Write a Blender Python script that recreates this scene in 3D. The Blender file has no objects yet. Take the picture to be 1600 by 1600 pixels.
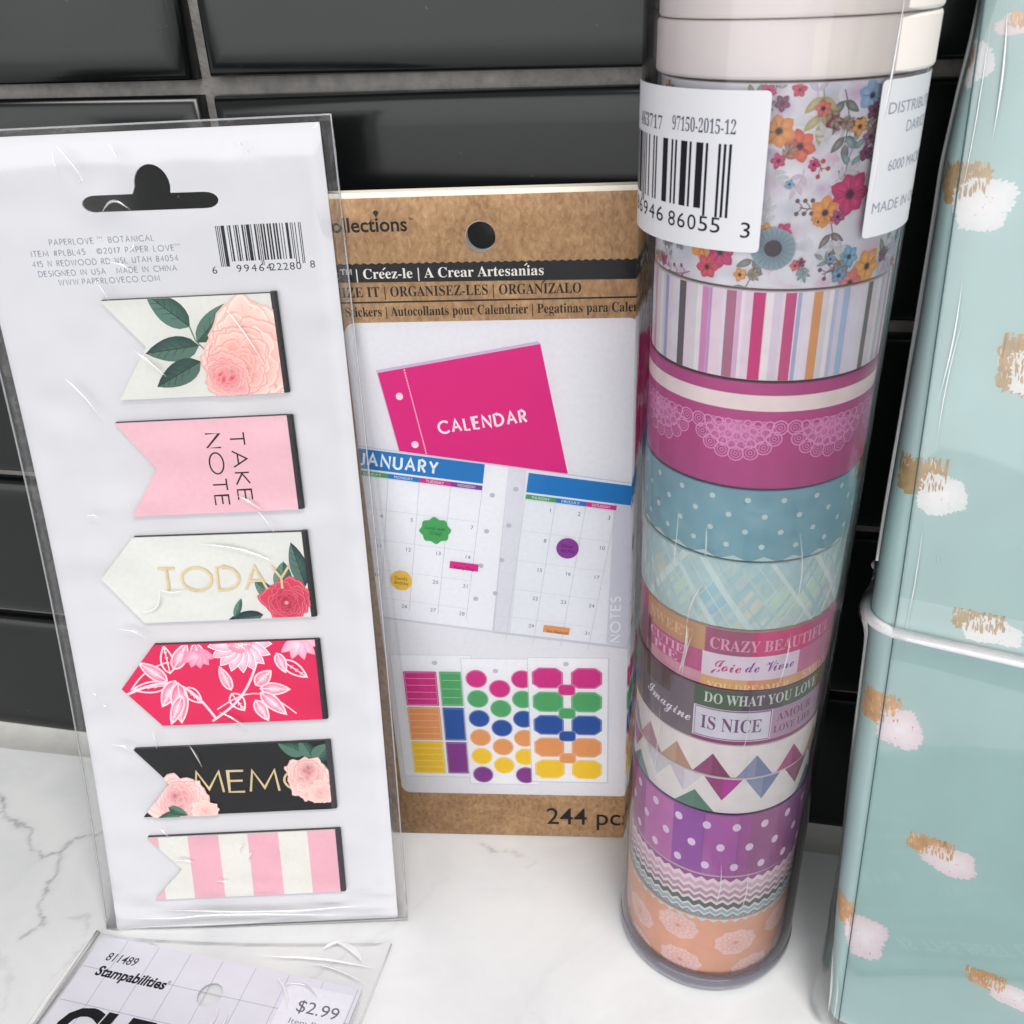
import bpy, math, random
from mathutils import Vector, Matrix
from mathutils.geometry import tessellate_polygon

PI = math.pi
sc = bpy.context.scene
COL = sc.collection

# ------------------------------------------------------------------ camera
def look(yaw, pitch, roll):
    F = Vector((-math.sin(yaw)*math.cos(pitch), math.cos(yaw)*math.cos(pitch), -math.sin(pitch)))
    R = Vector((math.cos(yaw), math.sin(yaw), 0)); U = R.cross(F)
    c, s = math.cos(roll), math.sin(roll)
    R2 = R*c + U*s; U2 = -R*s + U*c
    return Matrix(((R2.x, U2.x, -F.x), (R2.y, U2.y, -F.y), (R2.z, U2.z, -F.z)))
cd = bpy.data.cameras.new('camera'); cam = bpy.data.objects.new('camera', cd); COL.objects.link(cam)
cam.matrix_world = Matrix.Translation((0, -0.18990, 0.21031)) @ look(0.22844, 0.52174, -0.04815).to_4x4()
cd.sensor_width = 36; cd.lens = 33.2127; cd.clip_start = 0.005; cd.clip_end = 20
cd.dof.use_dof = True; cd.dof.focus_distance = 0.205; cd.dof.aperture_fstop = 60
sc.camera = cam

# ------------------------------------------------------------------ light: dim room, one big soft lamp over the counter, unseen fill lamp added behind the viewer
w = bpy.data.worlds.new("World"); sc.world = w; w.use_nodes = True
w.node_tree.nodes['Background'].inputs[0].default_value = (0.97, 0.98, 1.0, 1)
w.node_tree.nodes['Background'].inputs[1].default_value = 0.32
def area(name, loc, target, sx, sy, power, col):
    l = bpy.data.lights.new(name, 'AREA'); l.shape = 'RECTANGLE'; l.size = sx; l.size_y = sy
    l.energy = power; l.color = col
    o = bpy.data.objects.new(name, l); COL.objects.link(o); o.location = loc
    o.rotation_euler = (Vector(target)-Vector(loc)).to_track_quat('-Z', 'Y').to_euler()
    return o
area('ceiling_light', (0.32, -0.52, 1.25), (-0.03, -0.03, 0.05), 0.55, 0.42, 10.4, (1.0, 0.97, 0.93))
area('front_fill_light', (-0.35, -1.9, 0.62), (-0.2, 0.0, 0.45), 3.0, 1.5, 26.5, (0.985, 0.985, 0.985))  # added unseen lamp, sized and lowered to brighten the tile reflections
sc.view_settings.view_transform = 'Standard'; sc.view_settings.look = 'None'
sc.view_settings.exposure = 0.20; sc.view_settings.gamma = 1.0
sc.render.engine = 'CYCLES'
sc.cycles.transparent_max_bounces = 32; sc.cycles.max_bounces = 10

# ------------------------------------------------------------------ materials
def lin(c):
    if isinstance(c, str):
        c = tuple(int(c[i:i+2], 16)/255 for i in (0, 2, 4))
    return tuple((x/12.92 if x <= 0.04045 else ((x+0.055)/1.055)**2.4) for x in c[:3])
def L4(c): return lin(c)+(1.0,)
class NT:
    def __init__(s, name):
        s.m = bpy.data.materials.new(name); s.m.use_nodes = True; s.t = s.m.node_tree
        s.t.nodes.clear(); s.out = s.n('ShaderNodeOutputMaterial')
    def n(s, typ, **kw):
        nd = s.t.nodes.new(typ)
        for k, v in kw.items():
            if k.startswith('_'): setattr(nd, k[1:], v)
            else: nd.inputs[k.replace('__', ' ')].default_value = v
        return nd
    def l(s, a, b): s.t.links.new(a, b)
def noise(N, scale, detail=4, rough=0.55, dist=0.0, stretch=None):
    tc = N.n('ShaderNodeTexCoord'); mp = N.n('ShaderNodeMapping')
    if stretch: mp.inputs['Scale'].default_value = stretch
    N.l(tc.outputs['Object'], mp.inputs[0])
    nz = N.n('ShaderNodeTexNoise'); nz.inputs['Scale'].default_value = scale
    nz.inputs['Detail'].default_value = detail; nz.inputs['Roughness'].default_value = rough
    nz.inputs['Distortion'].default_value = dist
    N.l(mp.outputs[0], nz.inputs['Vector']); return nz
def surface(name, col, rough=0.5, spec=0.5, metal=0.0, vary=0.06, vscale=300, bump=0.0, bscale=800, attr=False, coat=0.0, stretch=None, grain=None):
    N = NT(name); p = N.n('ShaderNodeBsdfPrincipled')
    p.inputs['Roughness'].default_value = rough; p.inputs['Specular IOR Level'].default_value = spec
    p.inputs['Metallic'].default_value = metal; p.inputs['Coat Weight'].default_value = coat
    p.inputs['Coat Roughness'].default_value = 0.05
    nz = noise(N, vscale, stretch=stretch)
    mr = N.n('ShaderNodeMapRange'); mr.inputs['From Min'].default_value = 0.25; mr.inputs['From Max'].default_value = 0.75
    mr.inputs['To Min'].default_value = 1-vary; mr.inputs['To Max'].default_value = 1+vary
    N.l(nz.outputs[0], mr.inputs[0])
    hsv = N.n('ShaderNodeHueSaturation'); N.l(mr.outputs[0], hsv.inputs['Value'])
    if attr:
        a = N.n('ShaderNodeAttribute'); a.attribute_name = 'Col'; N.l(a.outputs['Color'], hsv.inputs['Color'])
    else: hsv.inputs['Color'].default_value = L4(col)
    N.l(hsv.outputs[0], p.inputs['Base Color'])
    if bump:
        b = N.n('ShaderNodeBump'); b.inputs['Strength'].default_value = bump; b.inputs['Distance'].default_value = 0.0005
        nb = noise(N, bscale, stretch=stretch); N.l(nb.outputs[0], b.inputs['Height']); N.l(b.outputs[0], p.inputs['Normal'])
    N.l(p.outputs[0], N.out.inputs[0]); return N.m
def film(name, ior=1.45, rough=0.05, haze=0.03, tint='FFFFFF', bump=0.3, bscale=70, gain=1.0, stretch=None, hazecol='FFFFFF'):
    N = NT(name)
    tr = N.n('ShaderNodeBsdfTransparent'); tr.inputs[0].default_value = L4(tint)
    gl = N.n('ShaderNodeBsdfGlossy'); gl.inputs['Roughness'].default_value = rough; gl.inputs['Color'].default_value = (1, 1, 1, 1)
    df = N.n('ShaderNodeBsdfDiffuse'); df.inputs[0].default_value = L4(hazecol)
    fr = N.n('ShaderNodeFresnel'); fr.inputs[0].default_value = ior
    if bump:
        b = N.n('ShaderNodeBump'); b.inputs['Strength'].default_value = bump; b.inputs['Distance'].default_value = 0.002
        nb = noise(N, bscale, 3, 0.5, 1.2, stretch); N.l(nb.outputs[0], b.inputs['Height'])
        N.l(b.outputs[0], gl.inputs['Normal']); N.l(b.outputs[0], fr.inputs['Normal'])
    mu = N.n('ShaderNodeMath', _operation='MULTIPLY'); mu.inputs[1].default_value = gain; mu.use_clamp = True; N.l(fr.outputs[0], mu.inputs[0])
    m1 = N.n('ShaderNodeMixShader'); m1.inputs[0].default_value = haze; N.l(tr.outputs[0], m1.inputs[1]); N.l(df.outputs[0], m1.inputs[2])
    m2 = N.n('ShaderNodeMixShader'); N.l(mu.outputs[0], m2.inputs[0]); N.l(m1.outputs[0], m2.inputs[1]); N.l(gl.outputs[0], m2.inputs[2])
    N.l(m2.outputs[0], N.out.inputs[0]); return N.m

M = {}
M['ink'] = surface('printed_ink', 'FFFFFF', 0.5, 0.22, vary=0.035, vscale=900, attr=True)
M['tapeink'] = surface('washi_paper_ink', 'FFFFFF', 0.5, 0.3, vary=0.07, vscale=260, bump=0.12, bscale=900, attr=True)
M['paper'] = surface('white_card', 'D5D5D9', 0.45, 0.35, vary=0.012, vscale=120)
M['cream'] = surface('cream_paper', 'FAF5E6', 0.8, 0.2, vary=0.05, vscale=600, stretch=(1, 12, 1))
M['board'] = surface('white_board', 'EDEDED', 0.7, 0.2)
M['black'] = surface('black_magnet', '16161B', 0.45, 0.35, vary=0.2, vscale=400)
M['magnet'] = surface('grey_magnet', '3A363E', 0.5, 0.3, vary=0.2, vscale=400)
M['gold'] = surface('gold_foil', 'D9C193', 0.34, 0.5, metal=0.35, vary=0.12, vscale=500)
M['copper'] = surface('copper_foil', 'CBA06C', 0.5, 0.5, metal=0.2, vary=0.25, vscale=420, attr=True)
M['grout'] = surface('grout', '8A8784', 0.9, 0.1, vary=0.28, vscale=260, bump=1.0, bscale=900)
M['caulk'] = surface('caulk', 'B9B9B6', 0.55, 0.3, vary=0.08, vscale=150, bump=0.3, bscale=300)
M['elastic'] = surface('elastic_cord', 'F4F2F4', 0.7, 0.2, vary=0.04, vscale=900, bump=0.5, bscale=2500)
M['teal'] = surface('planner_cover', 'B0CCCA', 0.4, 0.4, vary=0.05, vscale=60)
M['whiteroll'] = surface('plain_white_tape', 'EAE2DC', 0.5, 0.4, vary=0.03, vscale=80)
M['label'] = surface('sticker_label', 'D2D2D7', 0.4, 0.4, vary=0.01, vscale=100)
M['film'] = film('clear_bag', 1.19, 0.06, 0.008, bump=0.05, bscale=38)
M['sleeve'] = film('clear_sleeve', 1.22, 0.08, 0.004, bump=0.05, bscale=40)
M['crease'] = film('bag_crease', 1.6, 0.08, 0.20, bump=0.0, gain=6.0)
M['whiteseam'] = film('white_seam', 1.5, 0.2, 0.55, bump=0.1, gain=1.5)
M['seam'] = film('bag_seam', 1.5, 0.15, 0.30, bump=0.1, gain=1.5, hazecol='D8DAE0')
M['strip'] = film('bag_edge', 1.35, 0.12, 0.06, bump=0.5, bscale=160, gain=1.3, hazecol='C8C4C8')
M['pvc'] = film('clear_tube', 1.37, 0.09, 0.008, tint='FDFDFE', bump=0.28, bscale=75, stretch=(1, 1, 0.07))
M['pvc2'] = film('clear_tube_inner', 1.18, 0.05, 0.006, tint='FBFAFD', bump=0.4, bscale=60, stretch=(1, 1, 0.12))
M['rim'] = film('tube_rim', 1.5, 0.08, 0.42, tint='D4D2DC', bump=0.05, hazecol='9C98A8', gain=1.3)
M['wrapside'] = film('planner_wrap_side', 1.12, 0.12, 0.02, bump=0.05, bscale=22, stretch=(1, 1, 0.4))
M['wrap'] = film('planner_wrap', 1.42, 0.03, 0.012, gain=2.2, bump=0.05, bscale=22, stretch=(1, 1, 0.4))
def kraft():
    N = NT('kraft_paper'); p = N.n('ShaderNodeBsdfPrincipled'); p.inputs['Roughness'].default_value = 0.75; p.inputs['Specular IOR Level'].default_value = 0.25
    a = noise(N, 900, 6, 0.7, 0.6, (1, 1, 0.6)); b = noise(N, 120, 4, 0.6)
    r = N.n('ShaderNodeValToRGB'); r.color_ramp.elements[0].position = 0.36; r.color_ramp.elements[0].color = L4('8E6947')
    r.color_ramp.elements[1].position = 0.66; r.color_ramp.elements[1].color = L4('CBA67C')
    ad = N.n('ShaderNodeMath', _operation='MULTIPLY_ADD'); ad.inputs[1].default_value = 0.35; N.l(b.outputs[0], ad.inputs[0])
    m = N.n('ShaderNodeMath', _operation='MULTIPLY'); m.inputs[1].default_value = 0.65; N.l(a.outputs[0], m.inputs[0]); N.l(m.outputs[0], ad.inputs[2])
    N.l(ad.outputs[0], r.inputs[0]); N.l(r.outputs[0], p.inputs['Base Color']); N.l(p.outputs[0], N.out.inputs[0]); return N.m
M['kraft'] = kraft()
def tilemat():
    N = NT('dark_glass_tile'); p = N.n('ShaderNodeBsdfPrincipled')
    p.inputs['Base Color'].default_value = (0.0055, 0.0065, 0.0068, 1); p.inputs['Roughness'].default_value = 0.09
    p.inputs['Specular IOR Level'].default_value = 0.42
    nz = noise(N, 14, 5, 0.6); mr = N.n('ShaderNodeMapRange'); mr.inputs['To Min'].default_value = 0.10; mr.inputs['To Max'].default_value = 0.34
    N.l(nz.outputs[0], mr.inputs[0]); N.l(mr.outputs[0], p.inputs['Roughness'])
    ds = noise(N, 620, 2, 0.5); dr = N.n('ShaderNodeValToRGB')
    dr.color_ramp.elements[0].position = 0.76; dr.color_ramp.elements[0].color = (0.0055, 0.0065, 0.0068, 1)
    dr.color_ramp.elements[1].position = 0.86; dr.color_ramp.elements[1].color = (0.12, 0.12, 0.12, 1)
    N.l(ds.outputs[0], dr.inputs[0]); N.l(dr.outputs[0], p.inputs['Base Color'])
    b = N.n('ShaderNodeBump'); b.inputs['Strength'].default_value = 0.12; b.inputs['Distance'].default_value = 0.001
    nb = noise(N, 30, 2, 0.4); N.l(nb.outputs[0], b.inputs['Height']); N.l(b.outputs[0], p.inputs['Normal'])
    N.l(p.outputs[0], N.out.inputs[0]); return N.m
M['tile'] = tilemat()
def marble():
    N = NT('white_marble'); p = N.n('ShaderNodeBsdfPrincipled'); p.inputs['Roughness'].default_value = 0.28; p.inputs['Specular IOR Level'].default_value = 0.4
    a = N.n('ShaderNodeAttribute'); a.attribute_name = 'Col'
    nz = noise(N, 22, 6, 0.62, 1.4); r = N.n('ShaderNodeValToRGB')
    r.color_ramp.elements[0].position = 0.30; r.color_ramp.elements[0].color = L4('DDDFE2')
    r.color_ramp.elements[1].position = 0.60; r.color_ramp.elements[1].color = L4('E8EAEB')
    N.l(nz.outputs[0], r.inputs[0])
    mx = N.n('ShaderNodeMix', _data_type='RGBA', _blend_type='MULTIPLY'); mx.inputs[0].default_value = 1
    N.l(r.outputs[0], mx.inputs[6]); N.l(a.outputs['Color'], mx.inputs[7])
    N.l(mx.outputs[2], p.inputs['Base Color']); N.l(p.outputs[0], N.out.inputs[0]); return N.m
M['marble'] = marble()

# ------------------------------------------------------------------ object helpers
def tag(o, label=None, cat=None, group=None, kind=None):
    if label: o['label'] = label
    if cat: o['category'] = cat
    if group: o['group'] = group
    if kind: o['kind'] = kind
    return o
def empty(name, loc=(0, 0, 0), mat=None, **kw):
    o = bpy.data.objects.new(name, None); COL.objects.link(o); o.empty_display_size = 0.01
    if mat is not None: o.matrix_world = mat
    else: o.location = loc
    return tag(o, **kw)
def mesh(name, verts, faces, mats, parent=None, smooth=False, cols=None, midx=None, loc=None):
    me = bpy.data.meshes.new(name); me.from_pydata([tuple(v) for v in verts], [], faces)
    if not isinstance(mats, (list, tuple)): mats = [mats]
    for m in mats: me.materials.append(m)
    if midx: me.polygons.foreach_set('material_index', midx)
    if smooth: me.polygons.foreach_set('use_smooth', [True]*len(me.polygons))
    if cols is not None:
        ca = me.color_attributes.new('Col', 'FLOAT_COLOR', 'POINT')
        flat = []
        for c in cols: flat += [c[0], c[1], c[2], 1.0]
        ca.data.foreach_set('color', flat)
    me.update()
    o = bpy.data.objects.new(name, me); COL.objects.link(o)
    if parent is not None: o.parent = parent
    if loc: o.location = loc
    return o

# 2-D drawing in millimetres, laid on any surface by a mapping (x, y, height) -> point
STEP = 0.007
def clip_half(poly, a, b, c):
    out = []
    n = len(poly)
    for i in range(n):
        P, Q = poly[i], poly[(i+1) % n]
        dp = a*P[0]+b*P[1]+c; dq = a*Q[0]+b*Q[1]+c
        if dp >= 0: out.append(P)
        if (dp >= 0) != (dq >= 0):
            t = dp/(dp-dq); out.append(tuple(P[k]+t*(Q[k]-P[k]) for k in range(len(P))))
    return out
def clip_convex(poly, reg):
    n = len(reg)
    ar = sum(reg[i][0]*reg[(i+1) % n][1]-reg[(i+1) % n][0]*reg[i][1] for i in range(n))
    s = 1 if ar > 0 else -1
    for i in range(n):
        x0, y0 = reg[i]; x1, y1 = reg[(i+1) % n]
        a, b = -(y1-y0)*s, (x1-x0)*s
        poly = clip_half(poly, a, b, -(a*x0+b*y0))
        if len(poly) < 3: return []
    return poly
def rect(x0, y0, x1, y1): return [(x0, y0), (x1, y0), (x1, y1), (x0, y1)]
def ell(cx, cy, rx, ry, n=20, a0=0, rot=0, a1=2*PI, closed=True):
    m = n if closed else n+1
    out = []
    for i in range(m):
        a = a0+(a1-a0)*i/n; x, y = rx*math.cos(a), ry*math.sin(a)
        out.append((cx+x*math.cos(rot)-y*math.sin(rot), cy+x*math.sin(rot)+y*math.cos(rot)))
    return out
def rrect(x0, y0, x1, y1, r, n=5):
    p = []
    for cx, cy, a in ((x1-r, y0+r, -PI/2), (x1-r, y1-r, 0), (x0+r, y1-r, PI/2), (x0+r, y0+r, PI)):
        for i in range(n+1): p.append((cx+r*math.cos(a+PI/2*i/n), cy+r*math.sin(a+PI/2*i/n)))
    return p
_tc = {}
SERIF = {}
for i in range(26):
    SERIF[chr(65+i)] = chr(0x1D400+i); SERIF[chr(97+i)] = chr(0x1D41A+i)
for i in range(10): SERIF[chr(48+i)] = chr(0x1D7CE+i)
SCRIPT = {}
for i in range(26):
    SCRIPT[chr(65+i)] = chr(0x1D4D0+i); SCRIPT[chr(97+i)] = chr(0x1D4EA+i)
def glyphs(s, style='sans', bold=0.0):
    if style == 'serif': s = ''.join(SERIF.get(c, c) for c in s)
    if style == 'script': s = ''.join(SCRIPT.get(c, c) for c in s)
    k = (s, bold)
    if k in _tc: return _tc[k]
    cu = bpy.data.curves.new('t', 'FONT'); cu.body = s; cu.size = 1; cu.offset = bold; cu.resolution_u = 3; cu.fill_mode = 'FRONT'
    o = bpy.data.objects.new('t', cu); COL.objects.link(o)
    dg = bpy.context.evaluated_depsgraph_get(); me = o.evaluated_get(dg).to_mesh(); me.calc_loop_triangles()
    V = [(v.co.x, v.co.y) for v in me.vertices]; T = [tuple(t.vertices) for t in me.loop_triangles]
    o.evaluated_get(dg).to_mesh_clear(); bpy.data.objects.remove(o); bpy.data.curves.remove(cu)
    _tc[k] = (V, T); return _tc[k]
def arc(cx, cy, rx, ry, a0, a1, n=14):
    return [(cx+rx*math.cos(math.radians(a0+(a1-a0)*i/n)), cy+ry*math.sin(math.radians(a0+(a1-a0)*i/n))) for i in range(n+1)]
# single-stroke geometric capitals: (advance width, strokes) in a box one unit high
LET = {
 'A': (.72, [[(0, 0), (.36, 1), (.72, 0)], [(.14, .36), (.58, .36)]]),
 'B': (.5, [[(0, 0), (0, 1), (.22, 1)]+arc(.22, .76, .24, .24, 90, -90)+[(0, .52)], [(.22, .52)]+arc(.24, .26, .28, .26, 90, -90)+[(0, 0)]]),
 'C': (.8, [arc(.5, .5, .5, .5, 45, 315, 22)]), 'D': (.72, [[(0, 0), (0, 1), (.22, 1)]+arc(.22, .5, .5, .5, 90, -90)+[(0, 0)]]),
 'E': (.46, [[(.46, 1), (0, 1), (0, 0), (.46, 0)], [(0, .53), (.42, .53)]]), 'F': (.44, [[(.44, 1), (0, 1), (0, 0)], [(0, .5), (.4, .5)]]),
 'G': (.9, [arc(.5, .5, .5, .5, 45, 360, 24)+[(.6, .5)]]), 'H': (.62, [[(0, 0), (0, 1)], [(.62, 0), (.62, 1)], [(0, .52), (.62, .52)]]),
 'I': (.0, [[(0, 0), (0, 1)]]), 'J': (.36, [[(.36, 1), (.36, .25)]+arc(.14, .22, .22, .22, 0, -140)]),
 'K': (.52, [[(0, 0), (0, 1)], [(.5, 1), (.04, .5), (.54, 0)]]), 'L': (.42, [[(0, 1), (0, 0), (.42, 0)]]),
 'M': (.86, [[(0, 0), (.1, 1), (.43, .16), (.76, 1), (.86, 0)]]), 'N': (.66, [[(0, 0), (0, 1), (.66, 0), (.66, 1)]]),
 'O': (1.0, [arc(.5, .5, .5, .5, 0, 360, 28)]), 'P': (.46, [[(0, 0), (0, 1), (.2, 1)]+arc(.2, .73, .27, .27, 90, -90)+[(0, .46)]]),
 'R': (.5, [[(0, 0), (0, 1), (.2, 1)]+arc(.2, .74, .26, .26, 90, -90)+[(0, .48)], [(.2, .48), (.5, 0)]]),
 'S': (.46, [arc(.24, .76, .2, .24, 50, 270, 12)+arc(.24, .26, .23, .26, 90, -140, 14)]),
 'T': (.56, [[(0, 1), (.56, 1)], [(.28, 1), (.28, 0)]]), 'U': (.6, [[(0, 1), (0, .3)]+arc(.3, .3, .3, .3, 180, 360)+[(.6, 1)]]),
 'V': (.66, [[(0, 1), (.33, 0), (.66, 1)]]), 'W': (1.0, [[(0, 1), (.26, 0), (.5, .95), (.74, 0), (1, 1)]]),
 'X': (.6, [[(0, 1), (.6, 0)], [(.6, 1), (0, 0)]]), 'Y': (.62, [[(0, 1), (.31, .45), (.62, 1)], [(.31, .45), (.31, 0)]]), 'Z': (.54, [[(0, 1), (.54, 1), (0, 0), (.54, 0)]]),
 '0': (.56, [arc(.28, .5, .28, .5, 0, 360, 20)]), '1': (.2, [[(0, .8), (.18, 1), (.18, 0)]]), '2': (.5, [arc(.25, .74, .23, .26, 170, -35, 10)+[(0, 0), (.5, 0)]]),
 '4': (.56, [[(.42, 0), (.42, 1), (0, .28), (.56, .28)]]), '5': (.5, [[(.46, 1), (.1, 1), (.05, .56)]+arc(.2, .32, .28, .32, 110, -130, 12)]),
 '6': (.5, [[(.4, 1), (.05, .42)]+arc(.25, .28, .24, .28, 160, -200, 18)]), '7': (.5, [[(0, 1), (.5, 1), (.14, 0)]]),
 '8': (.5, [arc(.25, .75, .2, .25, -90, 270, 16), arc(.25, .25, .25, .25, 90, 450, 16)]), '9': (.5, [arc(.25, .72, .24, .28, -20, 340, 18)+[(.1, 0)]]),
 '.': (.04, [[(0, 0), (.04, 0)]]), '-': (.2, [[(0, .45), (.2, .45)]]), '#': (.6, [[(.1, 0), (.25, 1)], [(.38, 0), (.53, 1)], [(0, .35), (.56, .35)], [(.06, .68), (.6, .68)]]),
 '*': (.08, [[(0, .45), (.06, .45)]]), '@': (.9, [arc(.45, .5, .45, .45, 0, 360, 20), arc(.45, .5, .2, .22, 50, 310, 10)]), ' ': (.32, []),
}
class Art:
    def __init__(s, region=None):
        s.f = []; s.region = region; s.layer = 1
    def up(s, n=1): s.layer += n
    def _put(s, pts, cols, layer, mat):
        layer = s.layer if layer is None else layer
        P = [(p[0], p[1], c[0], c[1], c[2]) for p, c in zip(pts, cols)]
        if s.region:
            for r in s.region:
                q = clip_convex(P, r)
                if len(q) >= 3: s.f.append((q, layer, mat))
        else: s.f.append((P, layer, mat))
    def poly(s, pts, col, layer=None, mat=0):
        c = lin(col) if isinstance(col, str) else col
        if len(pts) <= 4 and len(pts) == 3: s._put(pts, [c]*3, layer, mat); return
        for t in tessellate_polygon([[Vector((p[0], p[1], 0)) for p in pts]]):
            s._put([pts[i] for i in t], [c]*3, layer, mat)
    def fan(s, c, pts, cc, ec, layer=None, mat=0):
        cc = lin(cc) if isinstance(cc, str) else cc; ec = lin(ec) if isinstance(ec, str) else ec
        for i in range(len(pts)): s._put([c, pts[i], pts[(i+1) % len(pts)]], [cc, ec, ec], layer, mat)
    def stroke(s, pts, wd, col, layer=None, mat=0, taper=False, closed=False):
        c = lin(col) if isinstance(col, str) else col
        n = len(pts)
        if closed: pts = list(pts)+[pts[0]]; n += 1
        L = []; R = []
        for i in range(n):
            a = pts[max(i-1, 0)]; b = pts[min(i+1, n-1)]
            if closed and i in (0, n-1): a = pts[n-2]; b = pts[1]
            dx, dy = b[0]-a[0], b[1]-a[1]; d = math.hypot(dx, dy) or 1
            k = 1.0
            if 0 < i < n-1:
                ux, uy = pts[i][0]-a[0], pts[i][1]-a[1]; m = math.hypot(ux, uy) or 1
                k = min(2.0, 1/max(0.4, (ux*dx+uy*dy)/(m*d)))
            h = wd/2*k
            if taper: h *= max(0.12, math.sin(PI*min(1, (i+0.25)/(n-0.5))))
            L.append((pts[i][0]-dy/d*h, pts[i][1]+dx/d*h)); R.append((pts[i][0]+dy/d*h, pts[i][1]-dx/d*h))
        for i in range(n-1): s._put([L[i], R[i], R[i+1], L[i+1]], [c]*4, layer, mat)
    def text(s, txt, x, y, h, wd=None, ang=0.0, col='111118', style='sans', bold=0.0, shear=0.0, align='l', layer=None, mat=0):
        V, T = glyphs(txt, style, bold)
        if not V: return
        x0 = min(v[0] for v in V); x1 = max(v[0] for v in V)
        sy = h/0.70; sx = (wd/(x1-x0)) if wd else sy
        W = (x1-x0)*sx; off = {'l': 0, 'c': -W/2, 'r': -W}[align]
        ca, sa = math.cos(ang), math.sin(ang); c = lin(col); Q = []
        for v in V:
            px = (v[0]-x0)*sx+off+shear*v[1]*sy; py = v[1]*sy
            Q.append((x+px*ca-py*sa, y+px*sa+py*ca))
        for t in T: s._put([Q[i] for i in t], [c]*3, layer, mat)
    def geo(s, txt, x, y, h, wd=None, wt=0.12, gap=0.22, ang=0.0, col='111118', align='l', layer=None, mat=0, wave=0):
        tot = sum(LET[c][0] for c in txt)+gap*(len(txt)-1)
        sx = wd/tot if wd else h
        off = {'l': 0, 'c': -tot*sx/2, 'r': -tot*sx}[align]; cx = 0; ca, sa = math.cos(ang), math.sin(ang)
        for ch in txt:
            aw, st = LET[ch]
            for ln in st:
                pts = []
                for p in ln:
                    px = (cx+p[0])*sx+off; py = p[1]*h
                    pts.append((x+px*ca-py*sa, y+px*sa+py*ca))
                if len(pts) > 1: s.stroke(pts, wt*h, col, layer, mat)
            cx += aw+gap
    def build(s, name, fmap, mats, parent, dx=None, dy=None, base=0.0, label=None, step=STEP):
        V = []; Fc = []; C = []; mi = []
        for P, layer, mt in s.f:
            pieces = [P]
            for ax, d in ((0, dx), (1, dy)):
                if not d: continue
                nx = []
                for q in pieces:
                    lo = min(p[ax] for p in q); hi = max(p[ax] for p in q)
                    k0 = math.floor(lo/d); k1 = math.ceil(hi/d)
                    if k1-k0 <= 1: nx.append(q); continue
                    for k in range(k0, k1):
                        r = clip_half(q, *((1, 0, -k*d) if ax == 0 else (0, 1, -k*d)))
                        if len(r) >= 3: r = clip_half(r, *((-1, 0, (k+1)*d) if ax == 0 else (0, -1, (k+1)*d)))
                        if len(r) >= 3: nx.append(r)
                pieces = nx
            for q in pieces:
                ar = sum(q[i][0]*q[(i+1) % len(q)][1]-q[(i+1) % len(q)][0]*q[i][1] for i in range(len(q)))
                if abs(ar) < 1e-6: continue
                if ar < 0: q = q[::-1]
                b = len(V)
                for p in q: V.append(fmap(p[0], p[1], base+layer*step)); C.append(p[2:5])
                Fc.append(tuple(range(b, b+len(q)))); mi.append(mt)
        if not V: return None
        o = mesh(name, V, Fc, mats, parent, cols=C, midx=mi)
        if label: o['label'] = label
        return o
def sheet(name, outline, holes, fmap, h0, h1, mats, parent, dx=None, dy=None, col=None, edge=None):
    """a flat-cut sheet (outline counter-clockwise, holes) of real thickness laid on a mapping"""
    loops = [outline]+list(holes); allp = [p for l in loops for p in l]
    V = []; Fc = []; mi = []
    for t in tessellate_polygon([[Vector((p[0], p[1], 0)) for p in l] for l in loops]):
        pieces = [[allp[i] for i in t]]
        for ax, d in ((0, dx), (1, dy)):
            if not d: continue
            nx = []
            for q in pieces:
                lo = min(p[ax] for p in q); hi = max(p[ax] for p in q)
                for k in range(math.floor(lo/d), math.ceil(hi/d)):
                    r = clip_half(q, *((1, 0, -k*d) if ax == 0 else (0, 1, -k*d)))
                    if len(r) >= 3: r = clip_half(r, *((-1, 0, (k+1)*d) if ax == 0 else (0, -1, (k+1)*d)))
                    if len(r) >= 3: nx.append(r)
            pieces = nx
        for q in pieces:
            ar = sum(q[i][0]*q[(i+1) % len(q)][1]-q[(i+1) % len(q)][0]*q[i][1] for i in range(len(q)))
            if abs(ar) < 1e-7: continue
            if ar < 0: q = q[::-1]
            for hh, rev in ((h1, False), (h0, True)):
                b = len(V); V += [fmap(p[0], p[1], hh) for p in q]
                f = tuple(range(b, b+len(q))); Fc.append(f[::-1] if rev else f); mi.append(0)
    for l in loops:
        n = len(l)
        for i in range(n):
            P, Q = l[i], l[(i+1) % n]; d = min(dx or 1e9, dy or 1e9); k = max(1, math.ceil(math.hypot(Q[0]-P[0], Q[1]-P[1])/d))
            for j in range(k):
                a = (P[0]+(Q[0]-P[0])*j/k, P[1]+(Q[1]-P[1])*j/k); c = (P[0]+(Q[0]-P[0])*(j+1)/k, P[1]+(Q[1]-P[1])*(j+1)/k)
                b = len(V); V += [fmap(a[0], a[1], h0), fmap(c[0], c[1], h0), fmap(c[0], c[1], h1), fmap(a[0], a[1], h1)]
                Fc.append((b, b+1, b+2, b+3)); mi.append(1 if edge else 0)
    ms = [mats]+([edge] if edge else [])
    return mesh(name, V, Fc, ms, parent, midx=mi, cols=[lin(col)]*len(V) if col else None)
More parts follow.
